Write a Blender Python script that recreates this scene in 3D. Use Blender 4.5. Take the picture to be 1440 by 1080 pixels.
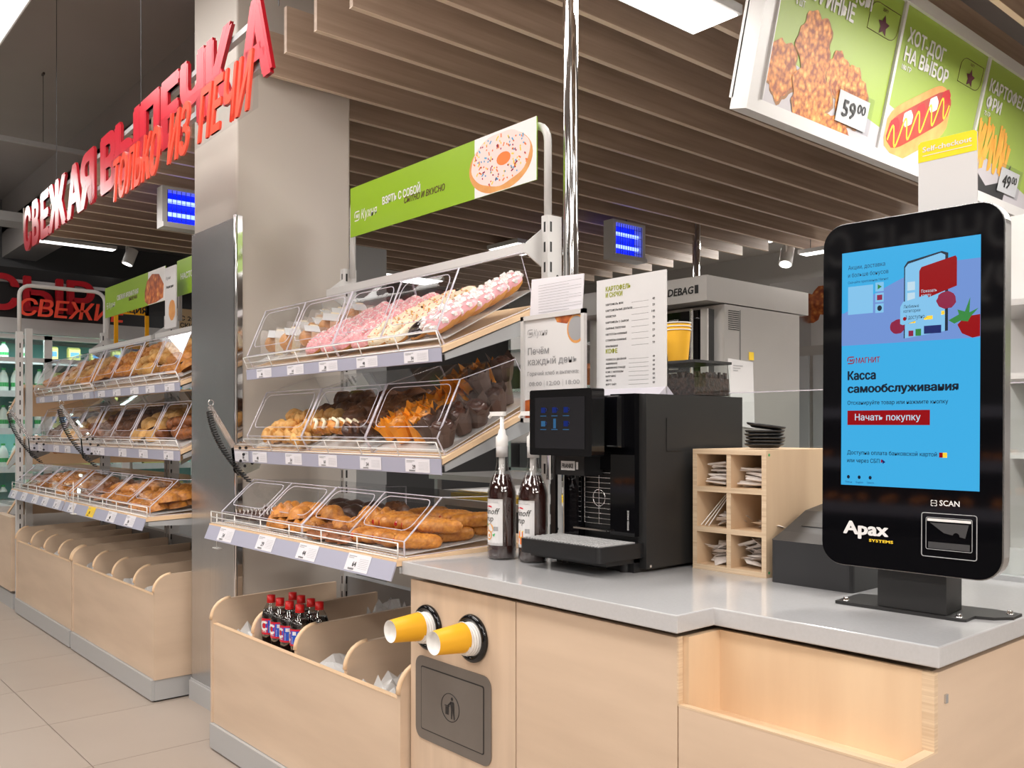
import bpy, math, random
from mathutils import Matrix, Vector, Euler
R=random.Random(7)
SC=bpy.context.scene
for o in list(bpy.data.objects): bpy.data.objects.remove(o)
COL=SC.collection
pi=math.pi
# ------------------------------------------------------------------ camera, world, exposure
H=1.215
cam_d=bpy.data.cameras.new('camera'); cam=bpy.data.objects.new('camera',cam_d); COL.objects.link(cam)
SC.camera=cam
cam_d.sensor_width=36; cam_d.lens=36*1261/1440; cam_d.shift_y=64/1440; cam_d.clip_start=.02
cam.location=(0,0,H); cam.rotation_euler=(pi/2,0,math.atan2(.7566,.6539))
W=bpy.data.worlds.new('world'); SC.world=W; W.use_nodes=True
W.node_tree.nodes['Background'].inputs[0].default_value=(.9,.93,1,1)
W.node_tree.nodes['Background'].inputs[1].default_value=.25
SC.view_settings.view_transform='Standard'; SC.view_settings.look='None'
SC.view_settings.gamma=1; SC.view_settings.use_curve_mapping=False
SC.view_settings.exposure=-0.98
LAMP=[]
def area(x,y,z,sx,sy,p,col=(1,.95,.9),rot=(0,0,0)):
    d=bpy.data.lights.new('panel_light','AREA'); d.shape='RECTANGLE'; d.size=sx; d.size_y=sy; d.energy=p; d.color=col
    o=bpy.data.objects.new('panel_light',d); COL.objects.link(o); o.location=(x,y,z); o.rotation_euler=rot; return o
# lamps of the shop, with unseen fill panels added among them: (x,y,z,length x,length y,watts)
PANELS=[(-4.55,.88,3.28,2.0,.36,18),(-2.7,.35,3.28,1.8,.6,95),(.6,.2,3.28,1.8,.6,80),(-8.8,.75,3.28,1.8,.6,70),  # first panel hangs in view, the others are added fill
        (-4.4,-1.9,3.28,1.8,.6,110),(-1.0,-1.9,3.28,1.8,.6,80),(-7.6,-1.9,3.28,1.8,.6,60),(2.4,-1.7,3.28,1.8,.6,90),
        (3.4,.5,3.28,.8,1.8,150),(1.9,2.6,3.2,.8,1.8,65),(3.6,-3.2,3.28,1.8,.8,100),(-2.5,-4.0,3.28,2.4,.8,90),(5.6,.5,3.28,.8,2.4,130)]
SLATP=[(-1.94,2.33,2.655,.19,.60,38),(-5.4,4.75,2.66,.35,.35,16),(-.6,4.4,2.66,.3,1.2,50),(-.9,3.3,2.66,.3,1.2,60),(-7.2,4.6,2.66,.3,1.2,22)]  # service-aisle panel is unseen, added to light the oven
KITCH=[(-4.5,7.3,3.0,1.2,.3,150),(-1.5,7.4,3.0,1.2,.3,170)]  # fill lamps added to brighten the kitchen background
for (x,y,z,sx,sy,p) in PANELS+SLATP+KITCH:
    area(x,y,z-.03,sx,sy,p)
# ------------------------------------------------------------------ materials
def nmat(name): 
    m=bpy.data.materials.new(name); m.use_nodes=True
    return m,m.node_tree.nodes,m.node_tree.links,m.node_tree.nodes['Principled BSDF']
def mat(name,c,rough=.5,metal=0,coat=0,emit=0,noise=None,bump=0,scale=(1,1,1),nscale=8,amp=.15,spec=None,obj_rand=0):
    m,N,L,b=nmat(name)
    b.inputs['Base Color'].default_value=(*c,1); b.inputs['Roughness'].default_value=rough; b.inputs['Metallic'].default_value=metal
    b.inputs['Coat Weight'].default_value=coat; b.inputs['Coat Roughness'].default_value=.05
    if spec is not None: b.inputs['Specular IOR Level'].default_value=spec
    if emit:
        if name.startswith('screen'): b.inputs['Base Color'].default_value=(0,0,0,1)
        b.inputs['Emission Color'].default_value=(*c,1); b.inputs['Emission Strength'].default_value=emit
    if noise or bump:
        tc=N.new('ShaderNodeTexCoord'); mp=N.new('ShaderNodeMapping'); mp.inputs['Scale'].default_value=scale
        nz=N.new('ShaderNodeTexNoise'); nz.inputs['Scale'].default_value=nscale; nz.inputs['Detail'].default_value=5
        L.new(tc.outputs['Object'],mp.inputs[0]); L.new(mp.outputs[0],nz.inputs['Vector'])
        if obj_rand:
            oi=N.new('ShaderNodeObjectInfo'); ad=N.new('ShaderNodeVectorMath'); ad.operation='ADD'
            ml=N.new('ShaderNodeMath'); ml.operation='MULTIPLY'; ml.inputs[1].default_value=37
            L.new(oi.outputs['Random'],ml.inputs[0]); L.new(mp.outputs[0],ad.inputs[0]); L.new(ml.outputs[0],ad.inputs[1]); L.new(ad.outputs[0],nz.inputs['Vector'])
        if noise:
            cr=N.new('ShaderNodeValToRGB'); cr.color_ramp.elements[0].position=.5-amp; cr.color_ramp.elements[1].position=.5+amp
            cr.color_ramp.elements[0].color=(*c,1); cr.color_ramp.elements[1].color=(*noise,1)
            L.new(nz.outputs['Fac'],cr.inputs[0])
            out=cr.outputs[0]
            if obj_rand:
                hs=N.new('ShaderNodeHueSaturation'); mr=N.new('ShaderNodeMapRange')
                mr.inputs['To Min'].default_value=1-obj_rand; mr.inputs['To Max'].default_value=1+obj_rand
                L.new(oi.outputs['Random'],mr.inputs[0]); L.new(mr.outputs[0],hs.inputs['Value']); L.new(out,hs.inputs['Color']); out=hs.outputs[0]
            L.new(out,b.inputs['Base Color'])
        if bump:
            bp=N.new('ShaderNodeBump'); bp.inputs['Strength'].default_value=bump; bp.inputs['Distance'].default_value=.01 if nscale<20 else .004
            L.new(nz.outputs['Fac'],bp.inputs['Height']); L.new(bp.outputs[0],b.inputs['Normal'])
    return m
def clear_mat(name,tint=(.97,.98,.99),fac=.9,rough=.02,base=0.0):
    m,N,L,b=nmat(name); N.remove(b)
    out=[n for n in N if n.type=='OUTPUT_MATERIAL'][0]
    t=N.new('ShaderNodeBsdfTransparent'); t.inputs[0].default_value=(*tint,1)
    g=N.new('ShaderNodeBsdfGlossy'); g.inputs['Roughness'].default_value=rough
    ge=N.new('ShaderNodeNewGeometry'); dt=N.new('ShaderNodeVectorMath'); dt.operation='DOT_PRODUCT'
    L.new(ge.outputs['Normal'],dt.inputs[0]); L.new(ge.outputs['Incoming'],dt.inputs[1])
    ab=N.new('ShaderNodeMath'); ab.operation='ABSOLUTE'; L.new(dt.outputs['Value'],ab.inputs[0])
    sb=N.new('ShaderNodeMath'); sb.operation='SUBTRACT'; sb.inputs[0].default_value=1; L.new(ab.outputs[0],sb.inputs[1])
    pw=N.new('ShaderNodeMath'); pw.operation='POWER'; pw.inputs[1].default_value=5; L.new(sb.outputs[0],pw.inputs[0])
    fr=N.new('ShaderNodeMath'); fr.operation='MULTIPLY_ADD'; fr.inputs[1].default_value=.93; fr.inputs[2].default_value=.045; L.new(pw.outputs[0],fr.inputs[0])
    mu=N.new('ShaderNodeMath'); mu.operation='MULTIPLY_ADD'; mu.inputs[1].default_value=fac; mu.inputs[2].default_value=base
    mx=N.new('ShaderNodeMixShader'); L.new(fr.outputs[0],mu.inputs[0]); L.new(mu.outputs[0],mx.inputs[0])
    L.new(t.outputs[0],mx.inputs[1]); L.new(g.outputs[0],mx.inputs[2]); L.new(mx.outputs[0],out.inputs[0]); return m
def milky(name,c,alpha,rough=.25):
    m,N,L,b=nmat(name); b.inputs['Base Color'].default_value=(*c,1); b.inputs['Roughness'].default_value=rough; b.inputs['Alpha'].default_value=alpha; return m
M=dict(
 birch=mat('birch_wood',(.72,.55,.405),.42,noise=(.60,.45,.325),scale=(.5,.5,3.2),nscale=3.2,amp=.22),
 birchv=mat('birch_wood_upright_grain',(.71,.54,.395),.42,noise=(.60,.45,.325),scale=(7,7,.6),nscale=3,amp=.2),
 ply=mat('birch_plywood',(.82,.61,.40),.45,noise=(.72,.51,.325),scale=(5,5,.7),nscale=3,amp=.25),
 plyedge=mat('plywood_edge',(.80,.63,.44),.5,noise=(.62,.44,.28),scale=(1,1,60),nscale=4,amp=.2),
 edge=mat('wood_edging',(.84,.60,.38),.4),
 slat=mat('slat_veneer',(.47,.345,.26),.45,noise=(.33,.235,.17),scale=(14,.55,14),nscale=2.6,amp=.2),
 slatedge=mat('slat_edge',(.74,.60,.47),.45),
 counter=mat('grey_quartz',(.50,.50,.505),.13,noise=(.54,.54,.55),nscale=160,amp=.3,coat=.3),
 tile=mat('floor_tile',(.43,.36,.305),.42,noise=(.38,.315,.265),nscale=2.6,amp=.35,obj_rand=.02),
 joint=mat('tile_joint',(.16,.13,.11),.8),
 white=mat('white_powder_coat',(.64,.63,.62),.35),
 grey=mat('grey_powder_coat',(.42,.43,.44),.4),
 plinth=mat('plinth_grey',(.45,.45,.45),.4),
 wire=mat('white_wire',(.85,.84,.82),.3),
 steel=mat('brushed_steel',(.56,.56,.565),.26,metal=.9,noise=(.68,.68,.68),scale=(60,60,1),nscale=4,amp=.3),
 steeld=mat('steel_oven',(.70,.68,.66),.30,metal=.65,noise=(.64,.62,.60),nscale=3,amp=.3),
 chrome=mat('chrome',(.85,.85,.86),.06,metal=1),
 column=mat('painted_column',(.54,.49,.44),.45,bump=.2,nscale=1.6),
 dark=mat('dark_grey',(.05,.05,.053),.5), black=mat('black_plastic',(.012,.012,.013),.35),
 blackm=mat('matte_black',(.018,.0175,.0175),.45), gloss=mat('gloss_black',(.003,.003,.004),.05),
 flap=mat('trash_flap_steel',(.20,.18,.165),.35,metal=.6,noise=(.25,.23,.21),nscale=5,amp=.3), charcoal=mat('charcoal_plastic',(.03,.03,.032),.4),
 ceil=mat('ceiling_dark',(.36,.33,.31),.7,noise=(.29,.265,.25),nscale=.8,amp=.3),
 wall=mat('wall_grey',(.36,.34,.32),.6), wallw=mat('wall_white',(.45,.44,.42),.6), walld=mat('wall_dark',(.10,.10,.105),.6),
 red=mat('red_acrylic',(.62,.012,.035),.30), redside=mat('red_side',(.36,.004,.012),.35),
 orange=mat('orange_red_acrylic',(.92,.09,.05),.25,coat=.5),
 green=mat('print_green',(.27,.46,.012),.4), green2=mat('board_green',(.30,.42,.06),.45),
 pwhite=mat('print_white',(.82,.81,.80),.45), ink=mat('print_black',(.012,.012,.012),.5), maroon=mat('print_maroon',(.09,.01,.025),.5),
 paper=mat('paper',(.70,.69,.69),.6), tag=mat('price_paper',(.78,.76,.80),.45), lilac=mat('lilac_strip',(.40,.40,.50),.35),
 kyellow=mat('sign_yellow',(.95,.75,.0),.4), cup=mat('yellow_paper_cup',(.88,.46,.02),.5), cupin=mat('cup_white',(.85,.83,.80),.5),
 yframe=mat('orange_frame',(.90,.42,.0),.4), tan=mat('tan_board',(.50,.36,.20),.5),
 greyprint=mat('print_grey',(.35,.35,.36),.5),
 capred=mat('cap_red',(.62,.01,.01),.35), cola=mat('cola',(.012,.006,.004),.06,coat=.6), lblue=mat('label_blue',(.015,.09,.55),.35), lred=mat('label_red',(.62,.01,.03),.35),
 syrup=mat('dark_syrup',(.03,.006,.004),.05,coat=.7),
 display=mat('dark_display',(.012,.012,.015),.08,coat=.3), acr=clear_mat('clear_acrylic'), glass=clear_mat('clear_glass',(.93,.96,.95),1.0), acre=milky('acrylic_edge',(.80,.77,.86),.62,.15),
 petc=clear_mat('clear_bottle',(.9,.9,.9),1.0,base=.05), film=milky('plastic_film',(.92,.92,.92),.50,.10), wrap=milky('clear_wrap',(.95,.92,.9),.18,.08),
 dough=mat('fried_dough',(.72,.33,.06),.5,noise=(.58,.22,.03),nscale=30,amp=.3,obj_rand=.08),
 pink=mat('pink_icing',(.82,.30,.33),.4,noise=(.92,.50,.50),nscale=160,amp=.12,bump=.3,obj_rand=.05),
 pinkl=mat('pale_pink_icing',(.86,.40,.43),.3), cream=mat('cream_icing',(.84,.70,.46),.4,noise=(.9,.78,.60),nscale=120,amp=.15,obj_rand=.04),
 choc=mat('chocolate',(.045,.018,.012),.35,noise=(.09,.04,.028),nscale=60,amp=.3,bump=.3,obj_rand=.1),
 chociced=mat('chocolate_icing',(.018,.010,.010),.15),
 sugar=mat('sugar_bits',(.92,.86,.82),.6), sprk=mat('coloured_sprinkles',(.80,.45,.12),.6,noise=(.75,.25,.3),nscale=90,amp=.05),
 crust=mat('golden_crust',(.70,.29,.045),.42,noise=(.40,.12,.016),nscale=70,amp=.2,bump=1.0,obj_rand=.12),
 crustd=mat('dark_crust',(.36,.11,.02),.45,noise=(.17,.05,.012),nscale=70,amp=.2,bump=1.0,obj_rand=.15),
 crustl=mat('pale_crust',(.80,.47,.16),.5,noise=(.66,.30,.06),nscale=60,amp=.2,bump=1.0,obj_rand=.1),
 brownr=mat('brown_swirl',(.22,.085,.03),.45,noise=(.10,.035,.015),nscale=60,amp=.2,bump=1.0,obj_rand=.12),
 opaper=mat('orange_paper',(.95,.34,.01),.55,obj_rand=0), bpaper=mat('brown_paper',(.12,.072,.055),.6),
 bean=mat('coffee_beans',(.06,.03,.02),.4,noise=(.02,.012,.01),nscale=90,amp=.1,bump=1),
 bag=mat('sachets',(.72,.66,.62),.6), 
 led=mat('lamp_panel',(1,.97,.94),.5,emit=7.0), ledb=mat('uv_tube',(.25,.35,1),.5,emit=5.0), uvback=mat('uv_glow',(.0,.015,.9),.4,emit=1.6),
 spot=mat('spot_lens',(1,.95,.88),.5,emit=14), fled=mat('fridge_lamp',(.75,1,.95),.5,emit=2.2),
 scr=mat('screen_blue',(.065,.54,1.0),.15,emit=1.55,spec=.3), scr2=mat('screen_lilac',(.26,.45,1.0),.15,emit=1.3,spec=.3), scrl=mat('screen_light',(.28,.66,1.0),.15,emit=1.65,spec=.3),
 scrw=mat('screen_white',(.62,.85,1.0),.3,emit=1.6), scrred=mat('screen_red',(.60,.005,.01),.15,emit=1.0), scrdk=mat('screen_black',(.0,.01,.03),.3), scrblue=mat('screen_dark_blue',(.0,.03,.32),.3,emit=.8),
 scrb2=mat('screen_teal',(0,.035,.10),.3,emit=.7), scricon=mat('screen_icon',(.08,.35,.75),.3,emit=.6), scrberry=mat('screen_berry',(.55,.01,.10),.3,emit=.9), scrgreen=mat('screen_green',(.05,.45,.08),.3,emit=1.0),
 teal=mat('fridge_teal',(.30,.66,.64),.5), milk=mat('milk_bottle',(.85,.88,.86),.35), mgreen=mat('milk_cap_green',(.05,.42,.12),.4), carton=mat('carton_yellow',(.72,.66,.22),.5), cblue=mat('carton_blue',(.12,.30,.62),.5),
 card=mat('cardboard',(.33,.17,.08),.7), seedred=mat('jam',(.45,.01,.01),.15),
)
def print_food(name,c1,c2,c3,sc):
    m,N,L,b=nmat(name); tc=N.new('ShaderNodeTexCoord'); v=N.new('ShaderNodeTexVoronoi'); v.inputs['Scale'].default_value=sc
    n=N.new('ShaderNodeTexNoise'); n.inputs['Scale'].default_value=sc*.8; n.inputs['Detail'].default_value=8
    mx=N.new('ShaderNodeMath'); mx.operation='MULTIPLY_ADD'; mx.inputs[1].default_value=.45
    L.new(tc.outputs['Object'],v.inputs['Vector']); L.new(tc.outputs['Object'],n.inputs['Vector'])
    L.new(v.outputs['Distance'],mx.inputs[0]); L.new(n.outputs['Fac'],mx.inputs[2])
    cr=N.new('ShaderNodeValToRGB'); e=cr.color_ramp.elements; e[0].position=.40; e[0].color=(*c1,1); e[1].position=.9; e[1].color=(*c3,1)
    k=e.new(.62); k.color=(*c2,1); L.new(mx.outputs[0],cr.inputs[0]); L.new(cr.outputs[0],b.inputs['Base Color']); b.inputs['Roughness'].default_value=.5
    return m
M['pchick']=print_food('print_fried_chicken',(.86,.49,.14),(.70,.26,.045),(.26,.05,.01),55)
M['pcroi']=print_food('print_croissant',(.86,.42,.10),(.62,.16,.03),(.30,.05,.01),30)
M['pbun']=mat('print_bun',(.80,.42,.13),.5,noise=(.62,.22,.05),nscale=14,amp=.3)
M['psaus']=mat('print_sausage',(.30,.015,.01),.4,noise=(.50,.05,.02),nscale=14,amp=.3)
M['pfry']=mat('print_fries',(.86,.48,.07),.5,noise=(.70,.28,.03),nscale=20,amp=.3)
M['ppink']=mat('print_pink',(.86,.66,.62),.5); M['pgrey']=mat('print_pale_grey',(.48,.455,.48),.5); M['pyel']=mat('print_yellow',(.92,.62,.03),.5); M['pket']=mat('print_ketchup',(.5,.0,.01),.4)
M['plime']=mat('print_lime',(.38,.42,.02),.5); M['porange']=mat('print_orange',(.85,.2,.03),.5); M['pcyan']=mat('print_cyan',(.05,.35,.62),.5)
# ------------------------------------------------------------------ mesh helpers
ORI={}      # root object -> world origin of its parts' coordinates (None = coordinates are local)
def origin_of(p):
    while p is not None:
        if p.name in ORI: return ORI[p.name]
        p=p.parent
    return Vector((0,0,0))
class MB:
    def __init__(s): s.v=[]; s.f=[]; s.m=[]; s.T=Matrix(); s.sm=set()
    def add(s,vs,fs,mi=0,smooth=False):
        n=len(s.v); T=s.T
        s.v+= [tuple(T@Vector(p)) for p in vs]
        for f in fs:
            if smooth: s.sm.add(len(s.f))
            s.f.append([i+n for i in f]); s.m.append(mi)
        return s
    def box(s,x0,x1,y0,y1,z0,z1,mi=0,rot=None):
        vs=[(x,y,z) for x in (x0,x1) for y in (y0,y1) for z in (z0,z1)]
        if rot: 
            c=Vector(((x0+x1)/2,(y0+y1)/2,(z0+z1)/2)); Q=Euler(rot).to_matrix(); vs=[tuple(Q@(Vector(p)-c)+c) for p in vs]
        return s.add(vs,[(0,1,3,2),(4,6,7,5),(0,4,5,1),(2,3,7,6),(0,2,6,4),(1,5,7,3)],mi)
    def rbox(s,x0,x1,y0,y1,z0,z1,r,mi=0,k=4,axis='z'):
        # box with edges rounded around one axis
        def ring(a0,a1,b0,b1):
            P=[]
            for (cx,cy,t0) in ((a1-r,b1-r,0),(a0+r,b1-r,90),(a0+r,b0+r,180),(a1-r,b0+r,270)):
                for i in range(k+1):
                    t=math.radians(t0+90*i/k); P.append((cx+r*math.cos(t),cy+r*math.sin(t)))
            return P
        if axis=='z': P=ring(x0,x1,y0,y1); A=[(a,b,z0) for a,b in P]; B=[(a,b,z1) for a,b in P]
        elif axis=='y': P=ring(x0,x1,z0,z1); A=[(a,y0,b) for a,b in P]; B=[(a,y1,b) for a,b in P]
        else: P=ring(y0,y1,z0,z1); A=[(x0,a,b) for a,b in P]; B=[(x1,a,b) for a,b in P]
        n=len(P); return s.add(A+B,[list(range(n))[::-1],list(range(n,2*n))]+[(i,(i+1)%n,n+(i+1)%n,n+i) for i in range(n)],mi)
    def cyl(s,p0,p1,r,n=12,r2=None,caps=True,mi=0,smooth=True):
        p0=Vector(p0); p1=Vector(p1); d=(p1-p0).normalized(); a=d.orthogonal().normalized(); b=d.cross(a); r2=r if r2 is None else r2
        vs=[]; 
        for (p,q) in ((p0,r),(p1,r2)):
            for i in range(n):
                t=2*pi*i/n; vs.append(tuple(p+a*q*math.cos(t)+b*q*math.sin(t)))
        s.add(vs,[(i,(i+1)%n,n+(i+1)%n,n+i) for i in range(n)],mi,smooth)
        if caps: s.add(vs,[list(range(n))[::-1],list(range(n,2*n))],mi)
        return s
    def tube(s,pts,r,n=6,closed=False,mi=0):
        P=[Vector(p) for p in pts]; k=len(P); vs=[]; prev=None
        for i in range(k):
            d=((P[(i+1)%k]-P[i-1]) if closed else (P[min(i+1,k-1)]-P[max(i-1,0)])).normalized()
            a=(prev-d*prev.dot(d)) if prev is not None else d.orthogonal()
            if a.length<1e-6: a=d.orthogonal()
            a.normalize(); prev=a; b=d.cross(a)
            for j in range(n):
                t=2*pi*j/n; vs.append(tuple(P[i]+a*r*math.cos(t)+b*r*math.sin(t)))
        fs=[]
        for i in range(k if closed else k-1):
            for j in range(n):
                fs.append((i*n+j,i*n+(j+1)%n,((i+1)%k)*n+(j+1)%n,((i+1)%k)*n+j))
        if not closed: fs+= [list(range(n))[::-1],list(range((k-1)*n,k*n))]
        return s.add(vs,fs,mi,True)
    def lathe(s,prof,c=(0,0,0),n=20,mi=0,axis='z',smooth=True):
        vs=[]
        for (r,h) in prof:
            for i in range(n):
                t=2*pi*i/n; p=(r*math.cos(t),r*math.sin(t),h)
                if axis=='y': p=(p[0],p[2],p[1])
                vs.append((c[0]+p[0],c[1]+p[1],c[2]+p[2]))
        fs=[(i*n+j,i*n+(j+1)%n,(i+1)*n+(j+1)%n,(i+1)*n+j) for i in range(len(prof)-1) for j in range(n)]
        return s.add(vs,fs,mi,smooth)
    def poly(s,pts,mi=0): return s.add(pts,[list(range(len(pts)))],mi)
    def prism(s,pts,d,mi=0):
        n=len(pts); d=Vector(d); B=[tuple(Vector(p)+d) for p in pts]
        return s.add(list(pts)+B,[list(range(n))[::-1],list(range(n,2*n))]+[(i,(i+1)%n,n+(i+1)%n,n+i) for i in range(n)],mi)
    def build(s,name,m,parent=None,kind=None,smooth=False):
        me=bpy.data.meshes.new(name); o_=origin_of(parent)
        me.from_pydata([(p[0]-o_.x,p[1]-o_.y,p[2]-o_.z) for p in s.v],[],s.f)
        ms=m if isinstance(m,(list,tuple)) else [m]
        for q in ms: me.materials.append(M[q])
        if len(ms)>1: me.polygons.foreach_set('material_index',s.m)
        if smooth or s.sm:
            me.polygons.foreach_set('use_smooth',[smooth or (i in s.sm) for i in range(len(s.f))])
        me.update()
        o=bpy.data.objects.new(name,me); COL.objects.link(o)
        if parent: o.parent=parent
        if kind: o['kind']=kind
        return o
def thing(name,label,cat,loc=(0,0,0),group=None,rot=None,local=False):
    o=bpy.data.objects.new(name,None); COL.objects.link(o); o.location=loc; o.empty_display_size=.05
    if rot: o.rotation_euler=rot
    ORI[o.name]=Vector((0,0,0)) if local else Vector(loc)
    tag(o,label,cat,group); return o
def tag(o,label,cat,group=None):
    o['label']=label; o['category']=cat
    if group: o['group']=group
    return o
def copy_tree(o,parent=None):
    c=o.copy(); COL.objects.link(c)
    if parent: c.parent=parent
    for ch in list(o.children): copy_tree(ch,c)
    return c
def rr(u0,u1,v0,v1,r,k=4):
    P=[]
    for (cx,cy,t0) in ((u1-r,v1-r,0),(u0+r,v1-r,90),(u0+r,v0+r,180),(u1-r,v0+r,270)):
        for i in range(k+1):
            t=math.radians(t0+90*i/k); P.append((cx+r*math.cos(t),cy+r*math.sin(t)))
    return P
# text -> triangles
_tc=bpy.data.curves.new('t','FONT'); _to=bpy.data.objects.new('t',_tc); COL.objects.link(_to)
_cache={}
def textmesh(body,bold=0.,ext=0.,res=3,spacing=1.0):
    key=(body,bold,ext,res,spacing)
    if key in _cache: return _cache[key]
    _tc.body=body; _tc.offset=0; _tc.extrude=ext; _tc.resolution_u=res; _tc.size=1; _tc.space_character=spacing
    _tc.fill_mode='BOTH'; bpy.context.view_layer.update()
    me=bpy.data.meshes.new_from_object(_to.evaluated_get(bpy.context.evaluated_depsgraph_get()))
    vs=[tuple(v.co) for v in me.vertices]; fs=[tuple(p.vertices) for p in me.polygons]
    bpy.data.meshes.remove(me)
    if bold and vs:   # heavier strokes: shifted copies of the same outline
        n=len(vs); V=[]; Fs=[]
        for k,(dx,dy) in enumerate(((0,0),(1,0),(-1,0),(.5,.6),(-.5,-.6),(-.5,.6),(.5,-.6))):
            V+=[(p[0]+dx*bold,p[1]+dy*bold,p[2]+.004*k) for p in vs]; Fs+=[tuple(i+n*k for i in f) for f in fs]
        vs,fs=V,Fs
    _cache[key]=(vs,fs); return vs,fs
def put_text(mb,body,F,u,v,h,w=None,bold=0.,ext=0.,shear=0.,align='l',mi=0,res=2,spacing=1.0,d=.0006,arc=None):
    """F(u,v,n)->point; cap height h; w = total width when given"""
    vs,fs=textmesh(body,bold/max(h,1e-6)*0+bold,ext,res,spacing)
    if not vs: return
    x0=min(p[0] for p in vs); x1=max(p[0] for p in vs); k=h/.73
    kx=k if w is None else w/(x1-x0)
    wd=(x1-x0)*kx; off={'l':0,'c':-wd/2,'r':-wd}[align]
    mb.add([F(u+off+(p[0]-x0)*kx+shear*p[1]*k, v+p[1]*k, d+p[2]*k) for p in vs],fs,mi)
def frameA(x0,y0,z0,sg=-1): # plane facing -Y (camera side)
    return lambda u,v,n: (x0+u,y0+sg*n,z0+v)
def frameB(x0,y0,z0): # plane facing +X, u along +Y
    return lambda u,v,n: (x0+n,y0+u,z0+v)
def flat(mb,F,pts,d=.0004,mi=0): mb.poly([F(u,v,d) for u,v in pts],mi)
def rect(u0,u1,v0,v1): return [(u0,v0),(u1,v0),(u1,v1),(u0,v1)]
def blob(cx,cy,rx,ry,n=18,j=.0,seed=1):
    q=random.Random(seed); return [(cx+rx*math.cos(2*pi*i/n)*(1+q.uniform(-j,j)),cy+ry*math.sin(2*pi*i/n)*(1+q.uniform(-j,j))) for i in range(n)]
def struct(o): o['kind']='structure'; return o
# ------------------------------------------------------------------ the room
ZC=3.6
XT0,YT0=-3.44,.97
fl=struct(MB().box(-10.5,7,-5,9,-.08,-.006).build('floor','joint'))
def seg(a,b,skip): return
proto=None
tb=MB(); tb.box(-.2985,.2985,-.2985,.2985,-.006,0); 
for i in range(-9,4):
    for j in range(-3,3):
        x=XT0+.3+i*.6; y=YT0-.3+j*.6
        if proto is None:
            proto=tb.build('tile','tile',fl); o=proto
        else:
            o=proto.copy(); COL.objects.link(o); o.parent=fl
        o.location=(x,y,0)
X0=XT0-9*.6; X1=XT0+4*.6; Y0=YT0-4*.6; Y1=YT0+2*.6
b=MB(); b.box(-10.5,X0,-5,9,-.006,0); b.box(X1,7,-5,9,-.006,0); b.box(X0,X1,-5,Y0,-.006,0); b.box(X0,X1,Y1,9,-.006,0)
o=b.build('tile_field','tile',fl)
struct(MB().box(-10.5,7,6.6,9,3.24,3.26).build('pale_kitchen_ceiling','wallw'))  # paler ceiling layer added to brighten the kitchen background
struct(MB().box(-10.5,7,-5,2.08,ZC,ZC+.1).box(-10.5,7,2.08,9,3.25,3.35).build('ceiling','ceil'))
struct(MB().box(-10.5,7,2.08,2.4,3.0,ZC).build('trim_1','ceil'))
struct(MB().box(-10.6,-10.5,-5,9,0,ZC).build('wall_left','walld'))
struct(MB().box(-10.5,7,9,9.1,0,ZC).build('wall_back','wallw'))
struct(MB().box(7,7.1,-5,9,0,ZC).build('wall_right','wallw'))
struct(MB().box(-10.5,7,-5.1,-5,0,ZC).build('wall_front','wallw'))
# painted column wrapped at the left in steel
col=struct(MB().rbox(-4.0,-3.548,1.56,2.10,0,ZC,.012).build('pillar','column'))
b=MB(); b.box(-4.005,-3.543,1.552,1.56,.085,2.09); b.build('steel_sheet','steel',col)
b=MB(); b.cyl((-3.543,1.556,.085),(-3.543,1.556,2.10),.008,8); b.box(-3.549,-3.541,1.552,1.585,.085,2.10); b.build('corner_strip','chrome',col)
struct(MB().box(-4.02,-3.53,1.545,2.11,0,.085).box(-4.015,-3.535,1.55,2.105,.085,.095).build('baseboard_1',['plinth']))
o=MB().box(-4.98,-4.72,2.80,3.05,0,2.33).box(-4.97,-4.73,2.795,2.80,.05,2.3).build('tall_cabinet','grey'); tag(o,'tall narrow grey cabinet behind the rack beside the column','cabinet')
# hanging wooden slats
b=MB(); b.box(-.011,.011,0,4.85,0,.18,0); b.box(-.0115,.0115,-.001,4.851,-.002,.0,1)
sl=b.build('wooden_slat',['slat','slatedge'])
rail=struct(MB().box(-7.9,.6,2.5,2.54,2.88,2.92).box(-7.9,.6,5.6,5.64,2.88,2.92).build('slat_ceiling_rail','dark')); rail['kind']='structure'
first=True
for i in range(31):
    x=-7.505+.25*i
    o=sl if first else sl.copy()
    if not first: COL.objects.link(o)
    first=False; o.parent=rail; o.location=(x,1.63+(.004 if i%2 else 0),2.70)
    if -4.0-.02<x<-3.54: o.location.y=2.11
# services above
b=MB(); 
for y0 in (2.9,): 
    b.box(-9.0,-8.7,-1,6.5,3.02,3.10)
b.build('perforated_cable_tray','grey')
tag(bpy.data.objects['perforated_cable_tray'],'grey perforated cable tray under the dark ceiling beyond the slats','cable tray')
o=MB().box(-6.605,-6.575,-3,1.9,3.10,3.13).build('ceiling_light_rail','grey'); tag(o,'long thin white rail hung by wires under the dark ceiling','rail')
for (x,y) in ((-6.59,.9),(-6.59,1.55)):
    o=MB().cyl((x,y,3.14),(x,y,ZC),.002,5).box(x-.02,x+.02,y-.006,y+.006,ZC-.015,ZC).build('suspension_wire','dark'); tag(o,'thin suspension wire holding the white ceiling rail','wire','rail suspension wires')
def lamp(name,x,y,z,sx,sy,label,group=None,zt=None):
    t=thing(name,label,'ceiling light',(x,y,z),group)
    MB().box(x-sx/2-.012,x+sx/2+.012,y-sy/2-.012,y+sy/2+.012,z+.002,z+.035).build('housing','white',t)
    MB().box(x-sx/2,x+sx/2,y-sy/2,y+sy/2,z-.003,z+.002).build('diffuser','led',t)
    if zt:
        for k in (-.3,.3): MB().cyl((x+sx*k,y,z+.03),(x+sx*k,y,zt),.003,5).build('hanger','dark',t)
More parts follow.
